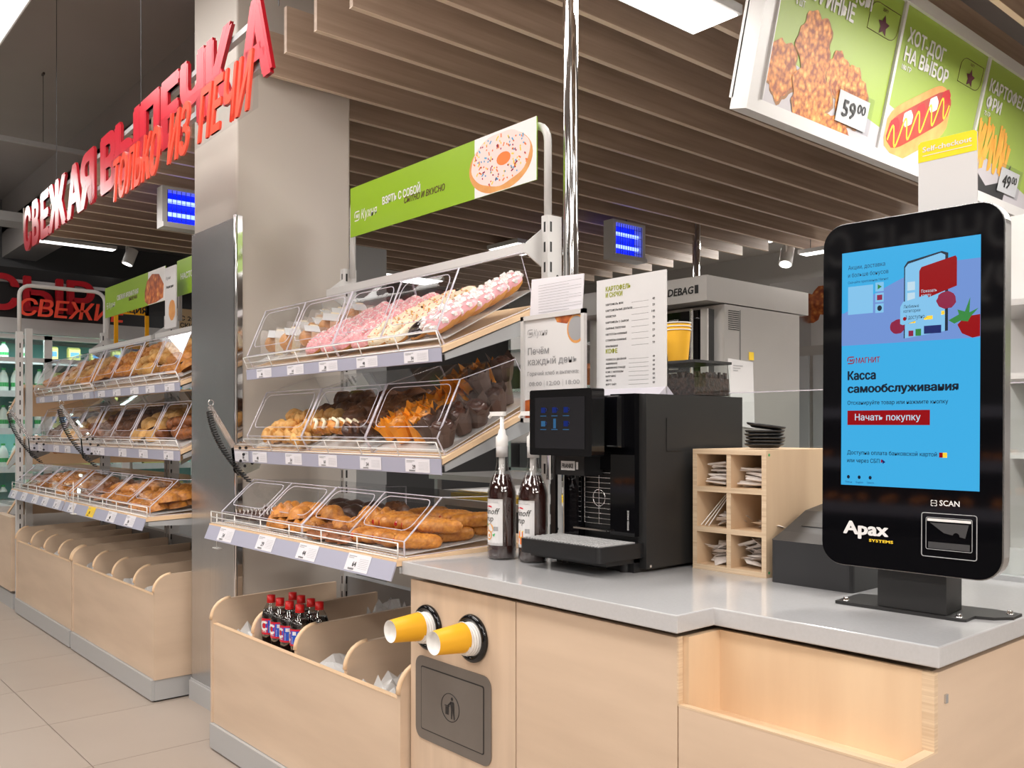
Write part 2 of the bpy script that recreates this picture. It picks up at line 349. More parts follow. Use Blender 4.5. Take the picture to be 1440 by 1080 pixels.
for i,(x,y,z,sx,sy,p) in enumerate(PANELS): lamp('ceiling_light',x,y,z,sx,sy,'unseen light panel added under the ceiling to fill the shop','added fill panels',ZC) if i else lamp('ceiling_light',x,y,z,sx,sy,'large glaring light panel at the ceiling beyond the letter sign',None,ZC)
sn=['square glowing light panel under the slats beside the chrome pole','small light panel under slats behind the green doughnut banner','light panel under the slats beyond the oven','light panel under the slats above the service aisle','light panel under the slats over the bread racks']
for i,(x,y,z,sx,sy,p) in enumerate(SLATP): lamp('slat_light',x,y,z,sx,sy,sn[i])
for i,(x,y,z,sx,sy,p) in enumerate(KITCH): lamp('kitchen_fill_light',x,y,z,sx,sy,'long fill lamp added under the kitchen ceiling',"added kitchen fill lamps",3.25)
lamp('linear_light',-9.3,2.45,2.99,.10,.75,'thin linear light glowing above the cheese sign',None,3.25)
def spotlight(x,y,z,label,ax=(0,-.35,-1),r=.055):
    t=thing('spotlight',label,'spotlight',(x,y,z)); a=Vector(ax).normalized(); p=Vector((x,y,z))
    MB().cyl(p,p-a*.16,r,16).build('lamp_head','white',t)
    MB().cyl(p+a*.002,p-a*.005,r*.82,16).build('lens','spot',t)
    MB().box(x-.012,x+.012,y-.012,y+.012,z+.1,3.25).build('bracket','white',t)
spotlight(-9.2,2.92,2.85,'round white spotlight glowing above the fridge beside linear lamp')
lamp('strip_lamp',-3.86,6.66,2.655,.34,.10,'short bright strip lamp under the ceiling right of the oven',None,3.24)
spotlight(-4.07,6.46,2.56,'white spotlight glowing under the ceiling right of the oven',(.15,-.5,-1))
o=MB().box(-8,2,6.75,6.80,3.05,3.12).box(-8,2,7.0,7.12,2.95,3.02).build('ceiling_track','grey'); tag(o,'grey track and cable tray running along kitchen ceiling','track')
def uvlamp(x,y,z,label,w=.30,h=.22):
    t=thing('insect_lamp',label,'insect lamp',(x,y,z)); F=frameB(x,y,z)
    b=MB(); b.box(x-.06,x+.03,y-.02,y+.01,z,z+h); b.box(x-.06,x+.03,y+w-.01,y+w+.02,z,z+h); b.box(x-.06,x+.05,y-.02,y+w+.02,z-.03,z); b.box(x-.06,x+.03,y-.02,y+w+.02,z+h,z+h+.02); b.build('case','white',t)
    MB().box(x-.06,x-.05,y+.01,y+w-.01,z,z+h).build('back_plate','uvback',t)
    for k in (.3,.7): MB().cyl((x-.01,y+.02,z+h*k),(x-.01,y+w-.02,z+h*k),.013,8).build('uv_tube','ledb',t)
    g=MB()
    for k in range(12): yy=y+.015+(w-.03)*k/11; g.box(x+.02,x+.023,yy-.0015,yy+.0015,z,z+h)
    for k in range(4): zz=z+h*(k+.5)/4; g.box(x+.02,x+.023,y,y+w,zz-.001,zz+.001)
    g.build('guard_grid','dark',t)
    MB().cyl((x,y+w*.5,z+h),(x,y+w*.5,2.72),.004,5).build('hanger','dark',t)
uvlamp(-4.28,4.62,2.44,'blue glowing insect lamp hung under slats right of chrome pole')
uvlamp(-5.5,1.96,2.47,'blue glowing insect lamp hung behind the column and letter sign',.34,.2)
# chrome poles
o=MB().cyl((-2.05,2.02,0),(-2.05,2.02,3.25),.025,24).build('chrome_pole','chrome'); tag(o,'thick chrome pole rising beside the rack to the ceiling','pole')
# ------------------------------------------------------------------ pastries (one proto per kind)
def revolve(prof,n): 
    b=MB(); b.lathe(prof,n=n); return b
def place_matrix(o,loc,rot,s=1): o.location=loc; o.rotation_euler=rot; o.scale=(s,s,s)
PROTO={}
def make_doughnut(key,icing,bits=None,nb=40,bs=.0028):
    Rr,r=.031,.0185; n,mm=22,10; rnd=random.Random(hash(key)%99 if 0 else len(key))
    def tor(R0,r0,a0,a1,m,fl=.85,dz=0):
        vs=[];fs=[]
        for i in range(n):
            t=2*pi*i/n
            for j in range(m):
                a=a0+(a1-a0)*j/(m-1 if a1-a0<6 else m); q=R0+r0*math.cos(a)
                w=1+ (.04*math.sin(5*t) if a1-a0<6 and j in(0,m-1) else 0)
                vs.append((q*w*math.cos(t),q*w*math.sin(t),.016+r0*fl*math.sin(a)+dz))
        mj=m if a1-a0>6 else m-1
        for i in range(n):
            for j in range(mj): fs.append((i*m+j,((i+1)%n)*m+j,((i+1)%n)*m+(j+1)%m,i*m+(j+1)%m))
        return vs,fs
    b=MB(); b.add(*tor(Rr,r,0,2*pi,mm),0,True); o=b.build('ring_doughnut','dough')
    b=MB(); b.add(*tor(Rr,r*1.06,math.radians(-5),math.radians(190),8,.88,.001),0,True); ic=b.build('icing',icing,o)
    if bits:
        b=MB()
        for k in range(nb):
            t=rnd.uniform(0,2*pi); a=rnd.uniform(.35,2.8); q=Rr+r*1.08*math.cos(a)
            x,y,z=q*math.cos(t),q*math.sin(t),.017+r*.92*math.sin(a); s_=bs*rnd.uniform(.7,1.2)
            b.box(x-s_,x+s_,y-s_,y+s_,z-s_,z+s_,rot=(rnd.random()*3,rnd.random()*3,0))
        b.build('topping',bits,ic)['kind']='stuff'
    return o
def make_bun(m='crust',name='swirl_bun',turns=3,amp=.16,R0=.047,h=.034):
    n,k=30,9; vs=[(0,0,h)]; fs=[]
    for j in range(1,k+1):
        q=j/k
        for i in range(n):
            t=2*pi*i/n; z=h*math.sqrt(max(0,1-q**2.6))*(1+amp*math.sin(2*pi*turns*q+t)) if j<k else 0
            w=1+.03*math.sin(3*t+q*4); vs.append((R0*q*w*math.cos(t),R0*q*w*math.sin(t),z))
    for i in range(n): fs.append((0,1+i,1+(i+1)%n))
    for j in range(k-1):
        for i in range(n): a=1+j*n; fs.append((a+i,a+n+i,a+n+(i+1)%n,a+(i+1)%n))
    b=MB(); b.add(vs,fs,0,True); return b.build(name,m)
def make_long(name,m,L=.13,r=.026,ridge=.1,nr=7,flat_=.8,twist=0,bend=0,jam=None,taper=2.5):
    n,k=14,26; vs=[];fs=[]
    for j in range(k):
        u=-1+2*j/(k-1); rr_=r*(max(0.02,1-abs(u)**(taper*2)))**.5*(1+ridge*math.sin(u*nr*pi))
        for i in range(n):
            t=2*pi*i/n; q=rr_*(1+twist*math.cos(2*t+u*nr*2))
            vs.append((u*L/2, q*math.cos(t)+bend*(u*u-.5), flat_*q*math.sin(t)+r*flat_*.9))
    for j in range(k-1):
        for i in range(n): fs.append((j*n+i,j*n+(i+1)%n,(j+1)*n+(i+1)%n,(j+1)*n+i))
    fs+= [list(range(n))[::-1],list(range((k-1)*n,k*n))]
    b=MB(); b.add(vs,fs,0,True)
    o=b.build(name,m)
    if jam: 
        j=MB(); 
        for sx in (-1,1): j.lathe([(0.001,0),(r*.5,.002),(r*.62,.008)],(0,0,0),8)
        j=MB(); j.cyl((-L*.46,0,r*flat_*.9),(-L*.502,0,r*flat_*.9),r*.4,8,r*.2); j.build('filling',jam,o)
    return o
def make_muffin(name,pm,tm):
    b=MB(); rnd=random.Random(4)
    n=16; vs=[]; fs=[]
    lev=[(.022,0),(.027,.02),(.031,.042)]
    for (r,z) in lev:
        for i in range(n): t=2*pi*i/n; q=r*(1+.05*(i%2)); vs.append((q*math.cos(t),q*math.sin(t),z))
    for i in range(n):
        t=2*pi*i/n; pk=(i%4)/4; z=.056+ (.020 if i%4==0 else (.009 if i%2==0 else .0))+rnd.uniform(-.006,.006); q=.036+ (.009 if i%4==0 else 0)+rnd.uniform(-.002,.006)
        vs.append((q*math.cos(t),q*math.sin(t),z))
    for j in range(3):
        for i in range(n): fs.append((j*n+i,j*n+(i+1)%n,(j+1)*n+(i+1)%n,(j+1)*n+i))
    b.add(vs,fs); b.add(vs[:n],[list(range(n))[::-1]]); o=b.build(name,pm)
    t=MB(); q=[]; 
    m=make_bun(tm,'cake_top',2,.12,.032,.022); m.parent=o; m.location=(0,0,.046); return o
def make_wrapped():
    o=make_long('wrapped_loaf','dough',.13,.036,.06,5,.9)
    b=MB(); b.rbox(-.078,.078,-.04,.04,.0,.074,.02,axis='x'); b.build('wrapper','wrap',o)
    b=MB(); b.box(-.05,.01,-.038,.02,.076,.0775); b.build('sticker','paper',o)
    for sx in (-1,): MB().box(-.022,.008,-.0405,.0405,.002,.074).build('cream_layer','cream',o)
    return o
def make_striped():
    o=make_long('striped_eclair','choc',.12,.022,.03,4,.7)
    b=MB()
    for k in range(8):
        x=-.05+.0135*k; b.tube([(x,-.017,.020),(x+.004,0,.0345),(x+.008,.017,.020)],.0015,4)
    b.build('icing_stripes','sugar',o); return o
def make_square(name='cream_slice',m='crust',top='cream'):
    o=make_long(name,m,.11,.03,.10,5,.62,.08)
    b=MB()
    for k in range(4):
        x=-.04+.024*k; b.tube([(x,-.026,.022),(x+.006,-.01,.038),(x-.002,.008,.0385),(x+.008,.026,.024)],.0065,5)
    b.build('cream_bands',top,o); return o
def make_ribbed():
    o=make_bun('crust','ribbed_puff',0,0,.05,.034); me=o.data
    for v in me.vertices:
        s_=math.sin(v.co.x*210+v.co.y*60); v.co.z*= (1+.16*s_); v.co.y*=.75
    me.update(); return o
def pr(k):
    if k in PROTO: return PROTO[k],False
    PROTO[k]={'pink':lambda:make_doughnut('pink','pink','sugar',46,.0017),'creamd':lambda:make_doughnut('cream','cream','sprk',50,.0015),
     'black':lambda:make_doughnut('blk','chociced'),'marsh':lambda:make_doughnut('marsh','pinkl','sugar',100,.0038),
     'bun':lambda:make_bun(),'bund':lambda:make_bun('brownr'),'bunl':lambda:make_bun('crustl','round_bun',1,.05,.046,.04),'dome':lambda:make_bun('choc','chocolate_bun',1,.06,.045,.036),
     'flat':lambda:make_bun('crustd','flat_danish',4,.3,.05,.022),'rib':make_ribbed,
     'roll':lambda:make_long('sausage_roll','crust',.14,.026,.05,12,.85,jam='seedred'),'rolld':lambda:make_long('brown_roll','crustd',.13,.028,.05,8,.85),
     'braid':lambda:make_long('braided_bun','crustl',.12,.028,.14,5,.8,.18),'braidd':lambda:make_long('dark_braid','brownr',.13,.032,.12,5,.85,.15),
     'cro':lambda:make_long('croissant','crust',.12,.030,.12,6,.9,.05,-.03,taper=1.1),'slice':make_square,'chocslice':lambda:make_square('chocolate_roll','choc','brownr'),
     'omuf':lambda:make_muffin('orange_cased_muffin','opaper','crust'),'bmuf':lambda:make_muffin('brown_cased_muffin','bpaper','choc'),
     'wrap':make_wrapped,'stripe':make_striped}[k]()
    return PROTO[k],True
ROWN=['front','second','third','fourth','fifth','sixth','seventh']
COLN=['leftmost','second from left','third from left','fourth from left','fifth from left']
def fill(kind,x0,x1,y0,y1,nx,ny,zf,slope,label,cat,group,layers=1,rz=0,lean=0,rand=.25,s=1.0,lh=.026,stack=0):
    """rows of one pastry kind on the sloping tray"""
    q=random.Random(label)
    for l in range(layers):
        for i in range(nx):
            for j in range(ny-l):
                p,new=pr(kind); o=p if new else copy_tree(p)
                if q.random()<rand*.15 and l: 
                    if not new: 
                        for c in list(o.children): bpy.data.objects.remove(c)
                        bpy.data.objects.remove(o); continue
                fx=(i+.5)/nx if nx>1 else .5; fy=(j+.5+l*.5)/ny
                x=x0+(x1-x0)*fx+q.uniform(-1,1)*rand*.02+(l*.01); y=y0+(y1-y0)*fy+q.uniform(-1,1)*rand*.02
                z=zf(y)+l*lh+stack*fy
                o.location=(x,y,z); o.rotation_euler=(math.atan(slope)+lean+q.uniform(-.15,.15)*rand,q.uniform(-.2,.2)*rand,rz+q.uniform(-1,1)*rand*1.2)
                sc=s*(1+q.uniform(-.05,.05)); o.scale=(sc,sc,sc)
                if o.rotation_mode!='XYZ': o.rotation_mode='XYZ'
                lb=label
                if ny-l>1: lb+=', '+ROWN[j]+' row'
                if nx>1: lb+=', '+(COLN[i] if i<nx-1 else 'rightmost')
                if l: lb+=', upper layer'
                tag(o,lb,cat,group)
                if len(lb.replace(',','').split())>16: print('LONG',len(lb.split()),lb)
# ------------------------------------------------------------------ bread racks
def wire_fence(x0,x1,y,z,lean,h,parent):
    b=MB()
    P=lambda x,k: (x,y-lean*k,z+h*k)
    for k in (0,.5,1): b.tube([P(x0,k),P(x1,k)],.0022,5)
    n=max(3,round((x1-x0)/.22))
    for i in range(n+1):
        x=x0+(x1-x0)*i/n; b.tube([P(x,0),P(x,1)],.0022,5)
    b.tube([(x0,y+.03,z),(x1,y+.03,z)],.0018,5)
    for i in range(70): 
        x=x0+(x1-x0)*(i+.5)/70; b.box(x-.0008,x+.0008,y,y+.03,z-.0008,z+.0008)
    b.build('wire_fence','wire',parent)
PRICES=['44','64','38','48','54','61','34','29']
def strip(x0,x1,pt0,pt1,parent,ntag,seed,yellow=None):
    """sloping price strip between top (y,z) pt0 and bottom pt1"""
    (ya,za),(yb,zb)=pt0,pt1; q=random.Random(seed)
    nrm=Vector((0,-(za-zb),(yb-ya)*-1)).normalized()
    if nrm.y>0: nrm=-nrm
    Fs=lambda u,v,n:(x0+u, yb+(ya-yb)*v+nrm.y*n, zb+(za-zb)*v+nrm.z*n)
    st=MB(); 
    st.prism([(x0,ya,za),(x0,yb,zb),(x0,yb+.004,zb-.001),(x0,ya+.004,za)],(x1-x0,0,0)); so=st.build('price_strip','lilac',parent)
    hh=math.hypot(za-zb,ya-yb); W_=x1-x0
    for i in range(ntag):
        u=W_*(i+.28+q.uniform(-.12,.12))/ntag; w=.125
        b=MB(); flat(b,Fs,[(u,.08),(u+w,.08),(u+w,.94),(u,.94)],.001,0)
        F2=lambda a,c,n:Fs(a,c/hh,n)
        put_text(b,PRICES[(i+seed)%8],F2,u+w*.30,hh*.30,hh*.26,bold=.01,mi=1,d=.0016)
        flat(b,F2,rect(u+w*.06,u+w*.40,hh*.78,hh*.82),.0015,2); flat(b,F2,rect(u+w*.06,u+w*.30,hh*.70,hh*.73),.0015,2)
        for k in range(9):
            a=u+w*(.16+.028*k); flat(b,F2,rect(a,a+w*.015,hh*.13,hh*.22),.0015,1)
        for k in range(6): flat(b,F2,rect(u+w*.55,u+w*.95,hh*(.25+.09*k),hh*(.262+.09*k)),.0015,2)
        b.build('price_tag',['tag' if yellow!=i else 'pyel','ink','greyprint'],so)
SH={'top':dict(y0=1.515,z0=1.450,sl=.394,strip=((1.508,1.448),(1.510,1.409)),prof=[(1.531,1.459),(1.505,1.500),(1.584,1.683),(1.821,1.759),(1.88,1.60)],tray=(1.53,1.482,.50)),
    'mid':dict(y0=1.515,z0=1.132,sl=.435,strip=((1.508,1.132),(1.510,1.086)),prof=[(1.534,1.142),(1.506,1.190),(1.588,1.361),(1.80,1.43),(1.88,1.30)],tray=(1.53,1.155,.47)),
    'bot':dict(y0=1.360,z0=.858,sl=.03,strip=((1.362,.858),(1.340,.803)),prof=[(1.394,.862),(1.394,.905),(1.522,1.021),(1.80,1.012),(1.80,.872)],tray=(1.39,.872,.07))}
def bin_(x0,x1,s,dz,lids,label,group=None):
    S=SH[s]; P=[(y,z+dz) for y,z in S['prof']]; g=.003; x0+=g; x1-=g
    t=thing('display_bin',label,'display bin',((x0+x1)/2,P[0][0],P[0][1]),group)
    b=MB()
    for x in (x0,x1): b.poly([(x,y,z) for y,z in P])
    b.poly([(x0,*P[0]),(x1,*P[0]),(x1,*P[1]),(x0,*P[1])]); b.poly([(x0,*P[3]),(x1,*P[3]),(x1,*P[4]),(x0,*P[4])])
    ty,tz,ts=S['tray']; zt=lambda y: tz+dz+(y-ty)*ts
    b.build('bin_body','acr',t)
    b=MB(); b.box(0,1,0,1,0,1)
    b=MB(); ye=P[4][0]; b.prism([(x0+.004,ty+.01,zt(ty)-.003),(x0+.004,ye,zt(ye)-.003),(x0+.004,ye,zt(ye)-.006),(x0+.004,ty+.01,zt(ty)-.006)],(x1-x0-.008,0,0)); b.build('bin_tray','film',t)
    e=MB()
    for x in (x0,x1):
        Q=[(x,y,z) for y,z in P]
        e.tube(Q[0:3],.0028,4); e.tube(Q[2:5],.0016,4); e.tube([Q[4],Q[0]],.0016,4)
    for k in (1,2): e.tube([(x0,*P[k]),(x1,*P[k])],.0018,4)
    e.tube([(x0,*P[0]),(x1,*P[0])],.0018,4)
    e.build('bin_edges','acre',t)
    n=lids; 
    for i in range(n):
        a=x0+(x1-x0)*i/n+.001; c=x0+(x1-x0)*(i+1)/n-.001
        A=Vector((0,*P[1])); Bv=Vector((0,*P[2])); C=Vector((0,*P[3]))
        b=MB(); b.poly([(a,A.y,A.z+.001),(c,A.y,A.z+.001),(c,Bv.y,Bv.z+.001),(a,Bv.y,Bv.z+.001)]); b.poly([(a,Bv.y,Bv.z+.001),(c,Bv.y,Bv.z+.001),(c,C.y,C.z+.001),(a,C.y,C.z+.001)])
        ld=b.build('lid','acr',t)
        hh=(Bv-A).length; up=(Bv-A).normalized()
        pts=[tuple(A+up*v+Vector((u,0,.002))) for u,v in rr(a+.022,c-.022,.035,hh-.016,.03,4)]
        b=MB(); b.tube(pts,.0015,4,closed=True)
        if i: b.tube([(a,A.y,A.z),(a,Bv.y,Bv.z)],.003,4)
        # end wall between two lids
        b.build('lid_rim','acre',ld)
    return t
def bag_bin(x0,x1,yf,label,kick=True):
    t=thing('bag_bin',label,'wooden bin',((x0+x1)/2,yf+.25,0))
    MB().box(x0+.016,x1-.016,yf,yf+.016,.10,.475).build('front_panel','birch',t)
    MB().box(x0+.016,x1-.016,yf-.001,yf+.017,.475,.477).build('edge_strip','edge',t)
    MB().box(x0+.016,x1-.016,yf+.016,yf+.52,.385,.400).build('bottom_board','birch',t)
    def prof(h=.565): 
        r=.075; P=[(yf-.004 if h>.5 else yf,.10),(yf-.004,h-r)]
        for k in range(1,8): a=math.radians(180-90*k/7); P.append((yf-.004+r+r*math.cos(a),h-r+r*math.sin(a)))
        P+= [(yf+.53,h+.012),(yf+.53,.10)]; return P
    n=4
    for i in range(n+1):
        x=x0+(x1-x0-.016)*i/n
        P=prof() if i in (0,n) else [(y,max(z,.345)) for y,z in [(yf+.017,.40),(yf+.017,.49)]+[(yf+.017+.075+.075*math.cos(math.radians(180-90*k/7)),.49+.075*math.sin(math.radians(180-90*k/7))) for k in range(1,8)]+[(yf+.53,.577),(yf+.53,.345)]]
        b=MB(); b.prism([(x,y,z) for y,z in P],(.016,0,0),0)
        b.tube([(x+.008,y-.0006,z+.0006) for y,z in (P[1:9] if i in(0,n) else P[1:9])],.0082,6,mi=1)
        b.build('end_panel' if i in (0,n) else 'divider',['birch','edge'],t)
    b=MB(); b.box(x0+.01,x1-.01,yf-.012,yf+.0,.008,.098); b.box(x0+.005,x1-.005,yf,yf+.52,.008,.098); b.build('plinth','plinth',t)
    MB().box(x0+.02,x1-.02,yf+.005,yf+.5,0,.008).build('plinth_gap','black',t)
    return t
def film_bag(x,y,z,sx,sy,label,group,h=.03,seed=0):
    q=random.Random(seed); n=9; vs=[];fs=[]
    for L_ in range(2):
        base=len(vs)
        for i in range(n):
            for j in range(n):
                u=i/(n-1)-.5; v=j/(n-1)-.5; e=1-max(abs(u),abs(v))*2
                vs.append((x+u*sx*(1+q.uniform(-.08,.08)),y+v*sy*(1+q.uniform(-.08,.08)),z+.002+(h*q.uniform(.2,1)*(1 if L_ else .35))*min(1,e*3+.15)))
        for i in range(n-1):
            for j in range(n-1): a=base+i*n+j; fs.append((a,a+n,a+n+1,a+1))
    o=MB().add(vs,fs).build('plastic_bag','film'); tag(o,label,'plastic bag',group)
ADJ=['main']
def rack(xr,dzs,nm,fy=0,tagn=(5,5,4),seed=0,split=None):
    xl=xr-1.29
    t=thing('bakery_rack',nm,'shelf rack',((xl+xr)/2,1.95,0))
    for x in (xl+.02,xr-.02):
        b=MB(); b.box(x-.015,x+.015,1.925,1.985,.0,1.89); 
        p=b.build('upright','white',t)
        b=MB()
        for k in range(26):
            z=.25+k*.0635
            for sx in (-.0154,.0150): b.box(x+sx,x+sx+.0006,1.934,1.942,z,z+.032)
            b.box(x-.004,x+.004,1.9247,1.9252,z,z+.032)
        for k in range(6): b.cyl((x+.0146,1.966,.7+k*.2),(x+.0156,1.966,.7+k*.2),.005,8)
        b.build('slots','black',p,kind='stuff')
    MB().box(xl,xr,1.94,1.98,.12,.60).build('back_panel','grey',t)
    for k,(s,dz) in enumerate(zip(('top','mid','bot'),dzs)):
        S=SH[s]; y0,z0,sl=S['y0']+fy,S['z0']+dz,S['sl']
        yb=1.93; zb=z0+(yb-y0)*sl
        b=MB(); b.prism([(xl+.004,y0,z0),(xl+.004,yb,zb),(xl+.004,yb,zb-.017),(xl+.004,y0,z0-.017)],(1.282,0,0)); sh=b.build('shelf_board','edge' if 0 else 'edge',t)
        b=MB()
        for x in (xl+.006,xr-.010): b.prism([(x,y0+.01,z0-.020),(x,yb,zb-.020),(x,yb,zb-.075),(x,y0+.012,z0-.037)],(.004,0,0))
        b.prism([(xl+.01,y0+.01,z0-.019),(xl+.01,yb,zb-.019),(xl+.01,yb,zb-.022),(xl+.01,y0+.01,z0-.022)],(1.27,0,0))
        b.build('shelf_bracket','grey',sh)
        (a,c)=S['strip']; 
        strip(xl+.005,xr-.005,(a[0]+fy,a[1]+dz),(c[0]+fy,c[1]+dz),sh,tagn[k],seed+k*3,1 if (seed==11 and s=='bot') else None)
        wire_fence(xl+.008,xr-.008,a[0]+fy+.004,a[1]+dz+.004,.018 if s!='bot' else .0,.042,sh)
        if s=='top':
            for x in (xr-.035,xl+.035): MB().prism([(x-.002,1.925,zb+.235),(x-.002,1.925,zb+.115),(x-.002,1.86,zb+.15),(x-.002,1.86,zb+.185)],(.004,0,0)).build('lid_bracket','white',t)
            MB().box(xl+.03,xr-.03,1.845,1.862,zb+.15,zb+.18).build('lid_rail','white',t)
    return t
def arch_sign(x0,x1,z0,z1,yy,label,zp=1.85):
    t=thing('banner_frame',label,'banner',((x0+x1)/2,yy,zp))
    b=MB(); r=.06; pts=[(x1+.025,yy+.01,zp),(x1+.025,yy+.01,z1-.02-r)]
    for k in range(1,6): a=math.radians(90*k/5); pts.append((x1+.025-r+r*math.cos(a),yy+.01,z1-.02-r+r*math.sin(a)))
    pts.append((x0+.035,yy+.01,z1-.02))
    for k in range(1,6): a=math.radians(90+90*k/5); pts.append((x0-.025+r+r*math.cos(a),yy+.01,z1-.02-r+r*math.sin(a)))
    pts.append((x0-.025,yy+.01,zp)); b.tube(pts,.0125,10); b.build('tube_frame','white',t)
    MB().box(x0,x1,yy-.016,yy-.012,z0,z1).build('board','green',t)
    return t,frameA(x0,yy-.016,z0)
def logo(b,F,u,v,h,mi=0,th=.12):
    """rounded square outline open at lower left with a small letter inside"""
    r=h*.3; P=[(u+h,v),(u+h*.0+r*.2,v)]
    pts=[(u,v+h*.35),(u,v+h-r)]+[(u+r-r*math.cos(math.radians(90*k/3)),v+h-r+r*math.sin(math.radians(90*k/3))) for k in (1,2,3)]+[(u+h,v+h)]
    w=h*th
    def line(p,q):
        d=Vector((q[0]-p[0],q[1]-p[1])); n=Vector((-d.y,d.x)).normalized()*w/2; flat(b,F,[(p[0]-n.x,p[1]-n.y),(q[0]-n.x,q[1]-n.y),(q[0]+n.x,q[1]+n.y),(p[0]+n.x,p[1]+n.y)],.0007,mi)
    for i in range(len(pts)-1): line(pts[i],pts[i+1])
    pts=[(u+h,v+h*.72),(u+h,v+r)]+[(u+h-r+r*math.cos(math.radians(90*k/3)),v+r-r*math.sin(math.radians(90*k/3))) for k in (1,2,3)]+[(u,v)]
    for i in range(len(pts)-1): line(pts[i],pts[i+1])
    put_text(b,'м',F,u+h*.30,v+h*.28,h*.42*1.3,bold=.03,mi=mi,d=.0007)
# main rack
XR=-2.05
rack(XR,(0,0,0),'white slotted shelf rack of pastries beside the grey counter',seed=0)
rack(-4.06,(-.018,-.014,-.035),'white shelf rack of pastries just beyond the steel-faced column',fy=.01,seed=11,tagn=(5,4,4))
rack(-5.36,(-.018,-.014,-.035),'far white shelf rack of pastries next to the tall end frame',fy=.01,seed=5,tagn=(4,4,5))
bag_bin(-3.345,-2.05,1.373,'pale wooden bin with cola bottles and rounded dividers beside the counter')
bag_bin(-5.345,-4.05,1.405,'pale wooden bin with rounded dividers beside the steel-faced column')
bag_bin(-6.66,-5.36,1.405,'far pale wooden bin with rounded dividers beside end frame')
bn=[('top',-3.325,-2.66,2,'clear acrylic bin of wrapped loaves and pink doughnuts'),('top',-2.66,-2.065,2,'clear acrylic bin of cream and pink marshmallow doughnuts'),
    ('mid',-3.325,-2.88,1,'clear acrylic bin of braided golden buns beside the column'),('mid',-2.88,-2.455,1,'clear acrylic bin of cream-banded slices and chocolate rolls'),('mid',-2.455,-2.065,1,'clear acrylic bin of muffins in orange and brown paper'),
    ('bot',-3.30,-2.66,2,'clear acrylic bin of striped chocolate eclairs and ribbed puffs'),('bot',-2.66,-2.065,2,'clear acrylic bin of sausage rolls and swirls beside counter')]
for s,a,c,l,lb in bn: bin_(a,c,s,0,l,lb)
Z={k:(lambda y,S=SH[k]['tray']: S[1]+(y-S[0])*S[2]+.0) for k in SH}
def F_(kind,sn_,x0,x1,nx,ny,label,cat,dz=0,ya=None,yb=None,**k):
    S=SH[sn_]['tray']; ya=S[0]+.03 if ya is None else ya; yb=(1.86 if sn_!='bot' else 1.78) if yb is None else yb
    fill(kind,x0,x1,ya,yb,nx,ny,lambda y:S[1]+(y-S[0])*S[2]+dz,S[2],label,cat,label,**k)
# top shelf
F_('wrap','top',-3.30,-2.93,3,3,'film-wrapped loaf with white sticker on near rack','wrapped bread',rz=1.35,rand=.3,lean=.1,s=.95)
F_('pink','top',-2.93,-2.50,4,6,'pink iced doughnut with sugar crumbs, near rack','doughnut',rand=.25,lean=.35,s=1.15)
F_('black','top',-2.53,-2.43,1,3,'black iced doughnut behind, between pink and cream ones','doughnut',rand=.2,lean=.3,s=1.1,ya=1.70,yb=1.89)
F_('creamd','top',-2.50,-2.30,2,6,'cream iced doughnut with fine sprinkles, near rack','doughnut',rand=.2,lean=.35,s=1.15)
F_('black','top',-2.29,-2.20,1,5,'black iced doughnut between cream and marshmallow ones','doughnut',rand=.1,lean=.25,s=1.0)
F_('marsh','top',-2.20,-2.075,1,5,'pink doughnut with marshmallow bits, right end of top shelf','doughnut',rand=.1,lean=.22,s=1.3,dz=.012)
# middle shelf
F_('braid','mid',-3.29,-2.90,5,3,'golden braided bun, near rack middle shelf left','bun',rz=.6,rand=.9,layers=2,s=1.0,ya=1.54,yb=1.72)
F_('braidd','mid',-3.16,-2.90,2,2,'dark braided bun behind the golden braids','bun',rz=.1,rand=.6,layers=2,s=1.05,ya=1.72,yb=1.88)
F_('slice','mid',-2.86,-2.66,2,1,'golden pastry banded with pale cream, middle shelf','pastry',rz=1.3,rand=.3,s=1.15,dz=.03,ya=1.56,yb=1.60)
F_('chocslice','mid',-2.66,-2.47,2,1,'chocolate-striped roll beside the cream-banded pastries','pastry',rz=1.3,rand=.4,s=1.1,dz=.02,ya=1.56,yb=1.60)
F_('bund','mid',-2.86,-2.47,4,4,'brown swirl bun behind the cream-banded pastries','bun',rand=.8,layers=2,s=1.05,ya=1.62,yb=1.88,dz=.01)
F_('omuf','mid',-2.445,-2.235,3,5,'muffin in orange paper case on middle shelf','muffin',rand=.9,s=1.12,layers=1,ya=1.55)
F_('bmuf','mid',-2.24,-2.08,2,5,'chocolate muffin in brown paper case, middle shelf','muffin',rand=.9,s=1.12,layers=1,ya=1.55)
F_('bmuf','mid',-2.20,-2.09,1,2,'brown-cased muffin stacked high at middle shelf back','muffin',rand=.6,s=1.1,ya=1.70,yb=1.88,dz=.075)
F_('omuf','mid',-2.36,-2.20,2,2,'orange-cased muffin stacked high at middle shelf back','muffin',rand=.6,s=1.0,ya=1.72,yb=1.88,dz=.06)
